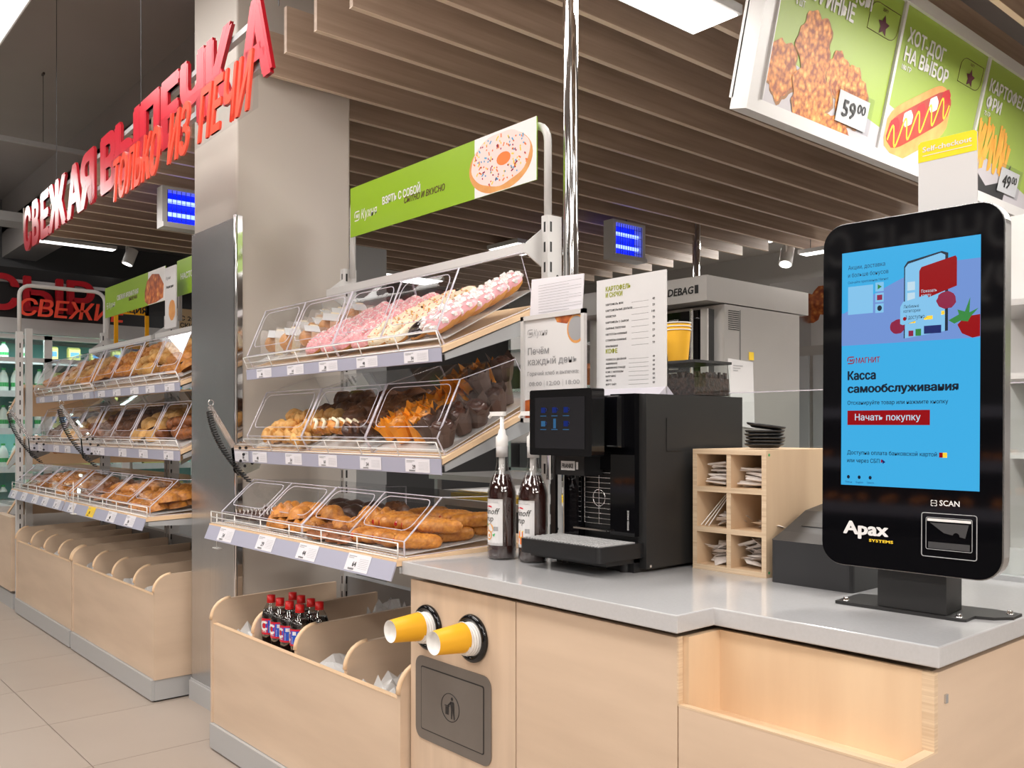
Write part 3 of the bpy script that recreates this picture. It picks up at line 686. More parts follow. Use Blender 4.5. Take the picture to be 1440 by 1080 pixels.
# bottom shelf
F_('stripe','bot',-3.27,-3.0,4,3,'dark eclair with pale stripes, near bottom shelf','eclair',rz=1.2,rand=.3,ya=1.42,yb=1.75)
F_('dome','bot',-3.02,-2.68,3,3,'round dark chocolate bun, near bottom shelf back','bun',rand=.5,layers=2,ya=1.56,yb=1.78,s=1.1)
F_('rib','bot',-3.0,-2.68,4,3,'golden ribbed puff at near bottom shelf front','pastry',rand=.8,layers=2,ya=1.41,yb=1.58,s=1.15,lh=.035)
F_('rib','bot',-2.64,-2.40,3,2,'golden ribbed puff behind the flat danishes','pastry',rand=.8,layers=2,ya=1.48,yb=1.64,s=1.1,lh=.03,dz=.01)
F_('flat','bot',-2.64,-2.36,4,2,'flat crumbly danish at near bottom shelf front','danish',rand=.5,layers=1,ya=1.395,yb=1.52,s=1.1)
F_('bund','bot',-2.64,-2.30,3,2,'dark crusted bun at near bottom shelf back','bun',rand=.8,layers=2,ya=1.62,yb=1.79,s=1.15,lh=.035)
F_('bun','bot',-2.46,-2.34,2,3,'small golden swirl between danishes and rolls','bun',rand=.8,layers=2,ya=1.52,yb=1.70,s=.95)
F_('roll','bot',-2.38,-2.085,5,3,'long golden jam roll, near bottom shelf right','sausage roll',rz=1.35,rand=.3,layers=2,ya=1.40,yb=1.80,lh=.034,s=1.0)
# left racks
for ri,(xr,nmr) in enumerate(((-4.06,'near'),(-5.36,'far'))):
    xl=xr-1.29; dz=(-.018,-.014,-.035); wh='rack beyond column' if ri==0 else 'farthest rack'
    for s,d in zip(('top','mid','bot'),dz):
        n={'top':2,'mid':2,'bot':2}[s]
        for i in range(n):
            a=xl+.02+(1.25)*i/n; c=xl+.02+1.25*(i+1)/n
            pos='nearer' if i else 'farther'; sn={'top':'top','mid':'middle','bot':'bottom'}[s]
            bin_(a,c,s,d,2,'%s clear acrylic bin on the %s shelf of %s'%(pos,sn,wh))
    K=[('top','cro','bun',-1.27,-.86,'golden croissant'),('top','braid','roll',-.86,-.45,'pale braided roll'),('top','bun','bun',-.45,-.03,'flaky golden swirl'),
       ('mid','bund','bun',-1.27,-.86,'brown cinnamon swirl'),('mid','bunl','bun',-.86,-.45,'pale round bun'),('mid','rolld','roll',-.45,-.03,'dark brown roll'),
       ('bot','flat','danish',-1.27,-.86,'flat brown danish'),('bot','cro','bun',-.86,-.45,'ridged golden croissant'),('bot','bun','bun',-.45,-.03,'golden sugared swirl')]
    for s,kd,cat,a,c,nm_ in K:
        sn={'top':'top','mid':'middle','bot':'bottom'}[s]; d={'top':-.018,'mid':-.014,'bot':-.035}[s]
        fill(kd,xr+a+.04,xr+c-.03,SH[s]['tray'][0]+.04,1.84 if s!='bot' else 1.74,3,4,(lambda y,S=SH[s]['tray'],d=d:S[1]+(y-S[0])*S[2]+d),SH[s]['tray'][2],'%s, %s shelf, %s'%(nm_,sn,wh),cat,'%s, %s shelf, %s'%(nm_,sn,wh),layers=2 if ri==0 or s=='bot' else 1,rand=.8,s=1.1,lh=.032,stack=.02)
# plastic bags in the bins
q=0
for x0,yf,wh in ((-3.345,1.373,'cola bin'),(-5.345,1.405,'bin beside the column'),(-6.66,1.405,'far bin')):
    for i in range(4):
        if wh=='cola bin' and i==1: continue
        for k in range(2):
            q+=1; film_bag(x0+.16+i*.32,yf+.13+.17*k,.402,.26,.22,'%s plastic bag in the %s compartment of the %s'%(('front','back')[k],('first','second','third','last')[i],wh),'bags in the %s'%wh,.085,q)
film_bag(-2.83,1.83,.50,.12,.14,'crumpled clear plastic bag behind the cola bottles',None,.09,77)
MB
# cola bottles
def bottle(x,y,z,rz,label,new=[None]):
    if new[0] is None:
        t=thing('cola_bottle','','bottle',(0,0,0),'cola bottles standing in the wooden bin',local=True)
        P=[(.0001,0),(.024,0),(.031,.006),(.0315,.03),(.029,.045),(.0285,.06),(.0315,.078),(.0318,.15),(.031,.160),(.026,.178),(.016,.195),(.0125,.203),(.0125,.212)]
        MB().lathe(P[:9]+[(.0255,.176),(.0001,.176)],n=20).build('cola_drink','cola',t)
        MB().lathe([(.0325*r/.0318,h) for r,h in P],n=20).build('bottle_body','petc',t)
        MB().lathe([(.0148,.205),(.0148,.226),(.0001,.227)],n=16).cyl((0,0,.200),(0,0,.204),.0155,16).build('cap','capred',t)
        b=MB(); n=24; r=.0331
        Fc=lambda u,v,nn:((r+nn)*math.sin(u/r),-(r+nn)*math.cos(u/r),.092+v)
        for i in range(n):
            a0=-pi+2*pi*i/n; a1=a0+2*pi/n; 
            for (v0,v1) in ((0,.006),(.006,.05),(.05,.056)):
                redd=(-1.15<(a0+a1)/2<.15) or v0!=.006
                b.add([Fc(a0*r,v0,0),Fc(a1*r,v0,0),Fc(a1*r,v1,0),Fc(a0*r,v1,0)],[(0,1,2,3)],0 if redd else 1)
        flat(b,Fc,[(-.0,.006),(.016,.006),(.004,.05),(0,.05)],.0003,1)
        put_text(b,'C',Fc,-.026,.016,.032,bold=.07,mi=2,res=4,d=.0006)
        put_text(b,'COLA',Fc,-.018,.008,.006,bold=.02,mi=2,res=1,d=.0006)
        flat(b,Fc,rect(.016,.030,.036,.048),.0006,3)
        for k in range(5): flat(b,Fc,rect(.013,.030,.008+k*.005,.0095+k*.005),.0006,2)
        b.build('bottle_label',['lred','lblue','pwhite','tag'],t)
        new[0]=t; o=t
    else: o=copy_tree(new[0])
    o.location=(x,y,z); o.rotation_euler=(0,0,rz); o['label']=label
lb=['leftmost cola bottle of the group, nearest the wooden front','cola bottle second from left in front row','cola bottle third from left in front row','frontmost cola bottle with barcode turned to viewer','cola bottle at the back left of the group','cola bottle in the middle of the back','cola bottle at back right','rightmost cola bottle of the group']
bp=[(372,.0),(388,1),(400,2),(412,3),(401,4),(417,5),(433,6),(446,7)]
BX=[(-2.955,1.42),(-2.885,1.42),(-2.80,1.405),(-2.715,1.405),(-2.93,1.50),(-2.84,1.495),(-2.76,1.50),(-2.715,1.485)]
BX=[(-2.968,1.435),(-2.893,1.432),(-2.818,1.43),(-2.744,1.43),(-2.962,1.515),(-2.888,1.51),(-2.812,1.508),(-2.742,1.502)]
for (x,y),l,rz in zip(BX,lb,(.5,.3,.2,-.2,.4,.2,.1,-.3)): bottle(x,y,.402,rz,l)
# swing-arm tongs on the racks
def tongs(x,y,z,label,s=1.0):
    t=thing('serving_tongs',label,'tongs',(x,y,z))
    Fq=lambda u,v,n:(x+n*s,y+u*s,z+v*s)
    b=MB(); P=[(-.02,.10),(.055,.085),(.085,0.02),(.075,-.03),(.02,-.055),(-.01,-.02)]
    P=[(-.03,.06),(.01,.075),(.05,.05),(.085,-.005),(.075,-.03),(.0,-.06),(-.02,-.04)]
    for dn in (-.012,.012):
        b.prism([Fq(u,v,dn) for u,v in P],(.0015,0,0),0)
        for (u,v) in ((-.005,.05),(.01,.025),(-.002,.0),(.015,-.02),(.045,.02),(.045,-.01),(.02,.05)): b.prism([Fq(a,c,dn+.002) for a,c in blob(u,v,.006,.006,8)],(.0005,0,0),1)
    b.build('perforated_plate',['chrome','black'],t)
    b=MB(); b.prism([Fq(-.035,.05,0),Fq(-.02,.06,0),Fq(-.115,.215,0),Fq(-.128,.205,0)],(.012,0,0)); b.build('handle_bar','steel',t)
    b=MB(); b.tube([Fq(-.118+.011*math.cos(k*pi/4),.222+.011*math.sin(k*pi/4),.01) for k in range(9)],.0015,5); b.build('ring','chrome',t)
    pts=[]
    for k in range(260):
        u=k/259; cu=-.128+.03*u+.13*u*u; cv=.19-.27*u+.0*u*u
        a=k*.75; pts.append(Fq(cu+.010*math.cos(a),cv+.002*math.sin(a),.02+.010*math.sin(a)))
    MB().tube(pts,.0030,4).build('coiled_cord','black',t)
def at(px,py,y):
    r=(px-720)/1261; vx=-.7566+.6539*r; vy=.6539+.7566*r; k=y/vy; return vx*k,H+(604-py)/1261*k
for (px,py,yy,l,s) in ((337,648,1.47,'perforated chrome tongs with black coiled cord at the near rack corner',1.0),(123,632,1.47,'chrome tongs with coiled cord between the two far racks',1.15),(48,630,1.44,'farthest chrome tongs with coiled cord beside the end post',1.15)):
    x,z=at(px,py,yy); tongs(x,yy,z,l,s)
# little wire tag pegs
for (px,py,yy,h,l) in ((305,715,1.39,.13,'thin white wire peg standing on steel column side'),(103,722,1.30,.16,'thin white wire peg with black tip at far rack'),):
    x,z=at(px,py+55,yy) if px==305 else at(px,py,yy)
    o=MB().tube([(x,yy,z),(x,yy,z+h)],.002,5).box(x-.02,x+.03,yy-.01,yy+.01,z-.003,z).build('wire_peg','wire'); tag(o,l,'peg')
# doughnut banner
t,F=arch_sign(-3.259,-2.112,2.012,2.215,1.945,'green banner with a sprinkled doughnut above the near rack')
b=MB(); flat(b,F,rect(.83,1.147,0,.203),.0005); b.build('white_field','pwhite',t)
b=MB(); flat(b,F,[(.30,.203),(.36,.203),(.33,0),(.25,0)],.0004); flat(b,F,[(.74,.203),(.80,.203),(.86,0),(.76,0)],.0004); 
b=MB(); put_text(b,'Кухня',F,.085,.062,.040,.115,bold=.0,shear=.15); logo(b,F,.035,.062,.036)
put_text(b,'ВЗЯТЬ С СОБОЙ',F,.245,.090,.030,.26,bold=.03); b.build('white_lettering','pwhite',t)
b=MB(); put_text(b,'СЫТНО И ВКУСНО',F,.395,.066,.024,.26,bold=.005,shear=.2); b.build('maroon_lettering','maroon',t)
b=MB(); c=(.965,.095)
P=[p for p in blob(c[0],c[1],.165,.098,40,.0) ]; P=[(min(u,1.145),max(.002,min(v,.2))) for u,v in P]; flat(b,F,P,.0007); b.build('printed_dough','pbun',t)
b=MB(); P=[(min(c[0]+.152*math.cos(a)*(1+.02*math.sin(6*a)),1.144),max(.012+.012*math.sin(9*a),min(.108+.088*math.sin(a)*(1+.03*math.sin(7*a)),.2))) for a in [2*pi*k/48 for k in range(48)]]; flat(b,F,P,.0009); b.build('printed_icing','ppink',t)
b=MB(); flat(b,F,blob(.985,.105,.036,.022,16),.0011); b.build('printed_hole','porange',t)
b=MB(); q=random.Random(5); n=0
while n<130:
    u=c[0]+q.uniform(-.14,.16); v=c[1]+q.uniform(-.075,.09)
    if u>1.135 or v>.19 or v<.03 or ((u-.985)/.045)**2+((v-.105)/.03)**2<1 or ((u-c[0])/.15)**2+((v-.108)/.085)**2>1: continue
    s=.0032; a=q.random()*3; l=s*q.choice((1,1,2)); ca,sa=math.cos(a),math.sin(a)
    flat(b,F,[(u+l*ca-s*sa*.8,v+l*sa+s*ca*.8),(u-l*ca-s*sa*.8,v-l*sa+s*ca*.8),(u-l*ca+s*sa*.8,v-l*sa-s*ca*.8),(u+l*ca+s*sa*.8,v+l*sa-s*ca*.8)],.0013,q.randrange(4)); n+=1
b.build('printed_sprinkles',['porange','pcyan','pyel','scrberry'],t,kind='stuff')
# pastry banner on the far rack
t,F=arch_sign(-6.542,-5.385,1.985,2.19,1.945,'green banner with croissant picture above the farthest rack')
b=MB(); flat(b,F,rect(.86,1.157,0,.205),.0005); b.build('white_field','pwhite',t)
b=MB(); put_text(b,'Кухня',F,.09,.06,.040,.13); logo(b,F,.035,.06,.036); put_text(b,'СВЕЖАЯ АРОМАТНАЯ',F,.26,.095,.032,.42,bold=.03); b.build('white_lettering','pwhite',t)
b=MB(); put_text(b,'ВЫПЕЧКА',F,.50,.066,.022,.16,bold=.02,shear=.2); b.build('maroon_lettering','maroon',t)
b=MB(); P=[(.80,.03),(.86,.004),(1.0,.004),(1.12,.02),(1.13,.10),(1.05,.17),(.93,.185),(.84,.15),(.80,.09)]; flat(b,F,P,.0008); b.build('printed_croissant','pcroi',t)
t,F=arch_sign(-5.20,-4.10,1.985,2.19,1.945,'green banner above the middle rack, half hidden by the column')
b=MB(); put_text(b,'НАСТОЯЩИЙ ВКУС',F,.06,.09,.034,.5,bold=.03); b.build('white_lettering','pwhite',t)
# poster in a holder beside it
t=thing('poster_holder','small clear poster holder with a bread offer on the rack top','poster holder',(-5.12,1.86,1.78))
MB().box(-5.20,-5.03,1.86,1.866,1.79,2.14).build('poster','paper',t); F=frameA(-5.20,1.86,1.79)
b=MB(); put_text(b,'Кухня',F,.02,.28,.018); put_text(b,'Акция дня',F,.02,.23,.016,.11,bold=.02); b.build('lettering','ink',t)
b=MB(); flat(b,F,blob(.11,.10,.05,.06,20,.05),.0006); b.build('printed_bread','pbun',t)
# end frame
t=thing('rack_arch','tall white arched end frame at the far end of racks','frame',(-6.70,1.69,0))
b=MB(); r=.07; pts=[(-6.70,1.975,0),(-6.70,1.975,2.185-r)]+[(-6.70,1.975-r+r*math.cos(math.radians(90*k/5)),2.185-r+r*math.sin(math.radians(90*k/5))) for k in range(1,6)]+[(-6.70,1.43+r+r*math.cos(math.radians(90+90*k/5)),2.185-r+r*math.sin(math.radians(90+90*k/5))) for k in range(0,6)]+[(-6.70,1.43,1.85)]
b.tube(pts,.013,10); b.build('tube_arch','white',t); MB().box(-6.72,-6.68,1.41,1.45,0,1.87).build('front_post','white',t)
b=MB()
for k in range(24): b.box(-6.681,-6.679,1.427,1.434,.3+k*.0635,.332+k*.0635)
b.build('slots','black',t,kind='stuff')
# ------------------------------------------------------------------ hanging letter sign
base0=Vector((-5.87,1.305)); dirv=Vector((-2.483+5.87,1.202-1.305)).normalized(); nv=Vector((dirv.y,-dirv.x))
if nv.y>0: nv=-nv
Fl=lambda u,v,n:(base0.x+dirv.x*u+nv.x*n,base0.y+dirv.y*u+nv.y*n,2.28+v)
L_=(Vector((-2.47,1.20))-base0).length
def px_u(px):
    r=(px-720)/1261; vx=-.7566+.6539*r; vy=.6539+.7566*r
    # intersection of ray with sign line
    det=vx*(-dirv.y)+dirv.x*vy; k=(base0.x*(-dirv.y)+dirv.x*base0.y)/det; return (Vector((vx*k,vy*k))-base0).dot(dirv)
t=thing('letter_sign','large red hanging letters reading fresh bakery above the racks','letter sign',(base0.x,base0.y,2.28))
LT=[('С',33,45),('В',45,56),('Е',57,70),('Ж',68,94),('А',94,116),('Я',112,134),('В',141,166),('Ы',161,199),('П',197,226),('Е',226,254),('Ч',253,290),('К',289,328),('А',336,384)]
for ch,a,c in LT:
    ua,uc=px_u(a),px_u(c-1.5); b=MB()
    vs,fs=textmesh(ch,.062,0.0,4); x0=min(p[0] for p in vs); x1=max(p[0] for p in vs); y0=min(p[1] for p in vs); y1=max(p[1] for p in vs)
    G=lambda p,n: Fl(ua+(p[0]-x0)/(x1-x0)*(uc-ua),(p[1]-y0)/(y1-y0)*.262,n+p[2]*.03)
    b.add([G(p,.0) for p in vs],fs,0); b.add([G(p,-.012) for p in vs],[f[::-1] for f in fs],1)
    from collections import Counter
    ed=Counter(); 
    for f in fs:
        for i in range(len(f)): ed[(f[i],f[(i+1)%len(f)])]+=1
    bd=[e for e in ed if (e[1],e[0]) not in ed]; n=len(b.v); b.v+= [G(p,.0) for p in vs]+[G(p,-.012) for p in vs]; k=len(vs)
    for (i,j) in bd: b.f.append([n+i,n+k+i,n+k+j,n+j]); b.m.append(1)
    b.build('letter',['red','redside'],t)
b=MB()
for v in (.05,.20): 
    b=MB(); p0,p1=Fl(.05,v,-.045),Fl(L_-.03,v,-.045); b.prism([Fl(.05,v,-.014),Fl(L_-.14,v,-.014),Fl(L_-.14,v,-.034),Fl(.05,v,-.034)],(0,0,.02))
    b.build('mounting_rail','grey',t)
for u in (.5,2.0,3.35): p=Fl(u,.22,-.04); MB().cyl(p,(p[0],p[1],ZC),.0018,5).build('suspension_wire','dark',t)
b=MB(); F2=lambda u,v,n:Fl(u,v,n+.05)
for wd,pa,pc in (('ТОЛЬКО',176,243),('ИЗ',257,286),('ПЕЧИ',301,374)):
    ua,uc=px_u(pa),px_u(pc)
    vs,fs=textmesh(wd,.028,.0,3); x0=min(p[0] for p in vs); x1=max(p[0] for p in vs)
    G=lambda p,n:F2(ua+(p[0]-x0)/(x1-x0)*(uc-ua)+p[1]*.05,-.112+p[1]/.73*.165,n+p[2]*.03)
    b.add([G(p,.007) for p in vs],fs,0); ed=Counter()
    for f in fs:
        for i in range(len(f)): ed[(f[i],f[(i+1)%len(f)])]+=1
    bd=[e for e in ed if (e[1],e[0]) not in ed]; n=len(b.v); b.v+= [G(p,.007) for p in vs]+[G(p,0) for p in vs]; k=len(vs)
    for (i,j) in bd: b.f.append([n+i,n+k+i,n+k+j,n+j]); b.m.append(1)
ua,uc=px_u(176),px_u(380)
b.build('script_lettering',['orange','orange'],t)
b=MB(); b.poly([F2(ua-.02,-.125,.0),F2(uc+.03,-.125,.0),F2(uc+.03,.07,.0),F2(ua-.02,.07,.0)]); b.build('clear_backing','acr',t)
# ------------------------------------------------------------------ tilted menu light box
TH=math.radians(12.5); LO=Vector((-1.6,2.309,2.19)); LU=Vector((0,1,0)); LV=Vector((math.sin(TH),0,math.cos(TH))); LN=Vector((math.cos(TH),0,-math.sin(TH)))
FL=lambda u,v,n: tuple(LO+LU*u+LV*v+LN*n)
t=thing('menu_board','large tilted menu board of green food panels hung above the kiosk','menu board',tuple(LO))
def fbox(b,u0,u1,v0,v1,n0,n1,mi=0):
    vs=[FL(u,v,n) for u in (u0,u1) for v in (v0,v1) for n in (n0,n1)]
    b.add(vs,[(0,1,3,2),(4,6,7,5),(0,4,5,1),(2,3,7,6),(0,2,6,4),(1,5,7,3)],mi)
U1=4.0
b=MB(); fbox(b,0,U1,0,.04,-.05,.012); fbox(b,0,U1,.545,.585,-.05,.012); fbox(b,0,.06,.04,.545,-.05,.012); fbox(b,.0,U1,.035,.55,-.06,-.045); fbox(b,.06,.064,.04,.545,0,.02)
b.build('frame','white',t)
for k,u in enumerate((.806,1.525,2.24,2.96)): b=MB(); fbox(b,u,u+.016,.04,.545,-.01,.006); b.build('divider','white',t)
panels=[]
for k,(a,c) in enumerate(((.068,.804),(.824,1.523),(1.543,2.238),(2.258,2.958),(2.978,3.98))):
    b=MB(); fbox(b,a,c,.042,.545,-.012,-.003); p=b.build('menu_panel','green2',t); panels.append((p,a,c))
    b=MB(); 
    b.poly([FL(a,.042,-.0025),FL(c,.042,-.0025),FL(c,.05 if k<1 else .042,-.0025),FL(c,.095+.02*(k==0),-.0025),FL(a,.205,-.0025)]); b.build('printed_table','pgrey',p)
p0,a0,_=panels[0]; p1,a1,_=panels[1]; p2,a2,_=panels[2]
def chick(b,cx,cy,rx,ry,sd,d): 
    q=random.Random(sd); P=[]
    for i in range(40):
        a=2*pi*i/40; k=1+.10*math.sin(5*a+sd)+.06*math.sin(11*a+sd*2)+q.uniform(-.03,.03); P.append(FL(cx+rx*k*math.cos(a),cy+ry*k*math.sin(a),d))
    b.poly(P)
for i,(cx,cy,rx,ry) in enumerate(((.16,.155,.082,.085),(.31,.27,.095,.095),(.47,.215,.07,.07),(.575,.165,.10,.095),(.345,.115,.115,.10),(.50,.055,.09,.035))):
    b=MB(); chick(b,cx+.004,max(cy-.005,.0),rx*1.05,ry*1.05,i+3,-.0019+.0003*i)
    b.v=[v if (Vector(v)-LO).dot(LV)>.045 else tuple(Vector(v)+LV*(.045-(Vector(v)-LO).dot(LV))) for v in b.v]; b.build('printed_shadow_edge','card',p0)
    b=MB(); chick(b,cx,max(cy,.0),rx,ry,i+3,-.0018+.0003*i)
    b.v=[v if (Vector(v)-LO).dot(LV)>.045 else tuple(Vector(v)+LV*(.045-(Vector(v)-LO).dot(LV))) for v in b.v]
    b.build('printed_chicken_piece','pchick',p0)
b=MB(); put_text(b,'СТРИПСЫ',FL,.30,.452,.055,.30,bold=.035,d=-.0015); put_text(b,'КУРИНЫЕ',FL,.215,.388,.055,.29,bold=.035,d=-.0015); put_text(b,'6 ШТ',FL,.17,.352,.02,.05,bold=.02,d=-.0015); b.build('white_lettering','pwhite',p0)
b=MB(); put_text(b,'ХОТ-ДОГ',FL,a1+.045,.430,.048,.30,bold=.035,d=-.0015); put_text(b,'НА ВЫБОР',FL,a1+.045,.365,.048,.355,bold=.035,d=-.0015); put_text(b,'180 ГР',FL,a1+.045,.335,.018,.07,bold=.02,d=-.0015); b.build('white_lettering','pwhite',p1)
b=MB(); put_text(b,'КАРТОФЕЛЬ',FL,a2+.045,.430,.048,.42,bold=.035,d=-.0015); put_text(b,'ФРИ',FL,a2+.045,.365,.048,.15,bold=.035,d=-.0015); put_text(b,'75 ГР',FL,a2+.045,.335,.018,.06,bold=.02,d=-.0015); b.build('white_lettering','pwhite',p2)
for p,cu in ((p0,.695),(p1,1.405),(p2,2.12)):
    b=MB(); P=[(cu-.10,.40),(cu-.10,.455)]+[(cu-.05-.05*math.cos(math.radians(90*k/4)),.455+.04*math.sin(math.radians(90*k/4))) for k in range(5)]+[(cu+.10,.495),(cu+.10,.44)]+[(cu+.05+.05*math.cos(math.radians(90*k/4)),.44-.04*math.sin(math.radians(90*k/4))) for k in range(5)]
    b.tube([FL(u,v,-.002) for u,v in P],.001,4,closed=True)
    b.poly([FL(cu+(.045 if k%2==0 else .022)*math.sin(pi*k/5)*.9,.432+(.045 if k%2==0 else .022)*math.cos(pi*k/5)*.8,-.0015) for k in range(10)])
    put_text(b,'ХИТ!',FL,cu-.022,.478-.002,.010,.036,bold=.01,d=-.0015); b.build('star_emblem','maroon',p)
# hot dog
def band(b,P,w,d,mi=0):
    for i in range(len(P)-1):
        (x,y),(x2,y2)=P[i],P[i+1]; dd=Vector((x2-x,y2-y)); n=Vector((-dd.y,dd.x)).normalized()
        wa,wb=(w(i/(len(P)-1)),w((i+1)/(len(P)-1))) if callable(w) else (w/2,w/2)
        b.poly([FL(x-n.x*wa,y-n.y*wa,d),FL(x2-n.x*wb,y2-n.y*wb,d),FL(x2+n.x*wb,y2+n.y*wb,d),FL(x+n.x*wa,y+n.y*wa,d)],mi)
def lp(p,q,n): return [(p[0]+(q[0]-p[0])*k/n,p[1]+(q[1]-p[1])*k/n) for k in range(n+1)]
sw=lambda w:(lambda u:w*(max(.02,1-(2*u-1)**6))**.5)
b=MB(); band(b,lp((.85,.075),(1.29,.30),16),sw(.10),-.0018); b.v=[v if (Vector(v)-LO).dot(LV)>.044 else tuple(Vector(v)+LV*(.044-(Vector(v)-LO).dot(LV))) for v in b.v]; b.v=[v if (Vector(v)-LO).dot(LU)>.826 else tuple(Vector(v)+LU*(.826-(Vector(v)-LO).dot(LU))) for v in b.v]; b.build('printed_bun','pbun',p1)
b=MB(); band(b,lp((.86,.09),(1.29,.315),16),sw(.060),-.0014); b.v=[v if (Vector(v)-LO).dot(LU)>.826 else tuple(Vector(v)+LU*(.826-(Vector(v)-LO).dot(LU))) for v in b.v]; b.build('printed_sausage','psaus',p1)
b=MB()
for k in range(5): cx,cy=.90+.085*k,.135+.045*k; band(b,lp((cx-.03,cy-.01),(cx+.035,cy+.022),6),sw(.026),-.0011,k%2)
b.build('printed_sauce',['pket','pwhite'],p1)
b=MB(); P=[]
for k in range(49):
    s_=k/48; P.append((.87+.41*s_,.085+.215*s_+.045*math.sin(s_*pi*10)))
band(b,P,.009,-.0008); b.build('printed_mustard','pyel',p1)
# fries
b=MB(); b.poly([FL(u,v,-.0018) for u,v in ((1.55,.215),(1.60,.13),(1.75,.075),(1.88,.11),(1.96,.20),(1.95,.045),(1.56,.045))]); b.build('printed_carton','charcoal',p2)
b=MB(); q=random.Random(9)
for k in range(34):
    u=1.585+.36*q.random(); v=.13+.05*q.random(); a=q.uniform(-.35,.35); l=.10+.08*q.random()
    band(b,[(u,v),(u+l*math.sin(a),v+l*math.cos(a))],.020,-.0016+.00003*k)
b.build('printed_fries','pfry',p2,kind='stuff')
for p,u0,s1,s2,l in ((p0,.50,'59','00',''),(p2,1.86,'49','00','')):
    b=MB(); fbox(b,u0,u0+.20,.075,.175,.002,.0035); 
    put_text(b,s1,FL,u0+.03,.098,.055,.085,bold=.02,mi=1,d=.0045); put_text(b,s2,FL,u0+.125,.125,.032,.055,bold=.015,mi=1,d=.0045)
    b.build('price_plate',['paper','ink'],p); b=MB(); fbox(b,u0-.006,u0+.225,.065,.19,.005,.0055); b.build('price_pocket','acr',p)
for u in (.5,2.2): p=FL(u,.585,-.03); MB().cyl(p,(p[0],p[1],3.25),.006,6).build('hanger','grey',t)
# ------------------------------------------------------------------ counter
CZ=.855
t=thing('service_counter','long pale wooden counter cabinet with cup holes and trash flap','counter',(-1.4,1.7,0))
b=MB(); b.box(-2.035,-1.606,1.405,2.25,.02,.80); b.build('cabinet','birchv',t)
b=MB(); b.box(-2.04,-1.604,1.397,1.405,.0,.806); b.build('front_panel','birchv',t)
b=MB(); b.box(-1.6,-1.120,1.397,1.41,.0,.806); b.build('front_panel','birch',t)
b=MB(); b.box(-1.117,-.672,1.397,1.411,.0,.672); b.build('front_panel','birch',t)
b=MB(); b.box(-.684,-.672,1.411,1.512,.0,.672); b.box(-.684,-.672,1.512,2.9,.0,.806); b.build('side_panel','birch',t)
b=MB(); b.box(-1.6,-1.117,1.41,2.25,.02,.80); b.box(-1.117,-.70,1.524,2.25,.02,.80); b.box(-1.117,-.70,1.42,1.52,.02,.64); b.box(-.9,-.69,2.25,2.9,.02,.80); b.build('cabinet','birch',t)
nich=MB(); nich.box(-1.105,-.69,1.512,1.522,.645,.808); nich.build('niche_back','ply',t)
MB().box(-1.117,-1.103,1.411,1.524,.645,.808).build('niche_side','ply',t)
MB().box(-1.103,-.684,1.411,1.512,.640,.646).build('niche_floor','ply',t)
b=MB(); b.box(-1.119,-.671,1.3965,1.4115,.672,.676); b.box(-.688,-.671,1.4115,1.524,.672,.676); b.box(-1.1205,-1.1165,1.3965,1.41,.674,.808); b.box(-.692,-.671,1.511,1.524,.676,.808); b.build('plywood_edges','plyedge',t)
b=MB(); 
top=[(-2.054,1.376),(-1.108,1.376),(-1.108,1.392),(-1.097,1.495),(-.672,1.503),(-.657,1.503),(-.657,2.95),(-1.25,2.95),(-1.25,2.35),(-2.045,2.35),(-2.09,1.70)]
top=[(-2.054,1.376),(-1.104,1.376),(-1.104,1.494),(-.660,1.503),(-.660,2.95),(-1.25,2.95),(-1.25,2.35),(-2.045,2.35)]
b.prism([(x,y,CZ-.036) for x,y in top],(0,0,.036)); o=b.build('worktop','counter'); tag(o,'glossy light grey stone worktop stepped back at its right half','worktop')
bv=o.modifiers.new('b','BEVEL'); bv.width=.0025; bv.segments=2
MB().box(-.672,-.669,1.55,1.56,.75,.765).build('screw_plate','steel',t)
# cup dispensers in the front
def disp(x,z,label):
    t=thing('cup_dispenser',label,'cup dispenser',(x,1.397,z),'cup dispensers in the counter front')
    b=MB(); pts=[(x+.052*math.cos(2*pi*k/32),1.392,z+.052*math.sin(2*pi*k/32)) for k in range(32)]; b.tube(pts,.009,8,closed=True)
    b.cyl((x,1.3962,z),(x,1.3955,z),.05,32); b.build('rubber_ring','gloss',t)
    c=MB(); 
    for k in range(4): r=.0415-.0012*k; c.lathe([(r-.003,0),(r+.0015,-.002),(r+.0015,-.0055),(r-.003,-.0075)],(x,1.393-.007*k,z),24,axis='y')
    c.cyl((x,1.395,z),(x,1.36,z),.035,24); c.build('stacked_rims','cupin',t)
    return t
def cup_d(x,z,label):
    t=thing('paper_cup',label,'paper cup',(x,1.33,z)); ym=1.366
    b=MB(); b.lathe([(.0375,0),(.0375,-.002),(.0335,-.045),(.0290,-.092)],(x,ym,z),28,axis='y'); b.build('cup_wall','cup',t)
    b=MB(); b.lathe([(.0385,.001),(.0395,-.001),(.0385,-.003)],(x,ym,z),28,axis='y'); b.build('rim','cupin',t)
    b=MB(); b.lathe([(.0290,-.092),(.0275,-.092),(.0275,-.082),(.0001,-.082)],(x,ym,z),28,axis='y'); b.build('base','cupin',t)
for x,z,l,l2 in ((-1.955,.688,'upper left black-ringed cup hole in the counter front','left yellow paper cup sticking out of the counter'),(-1.765,.692,'right black-ringed cup hole in the counter front','right yellow paper cup sticking out of the counter')):
    disp(x,z,l); cup_d(x-.0,z+.006,l2)
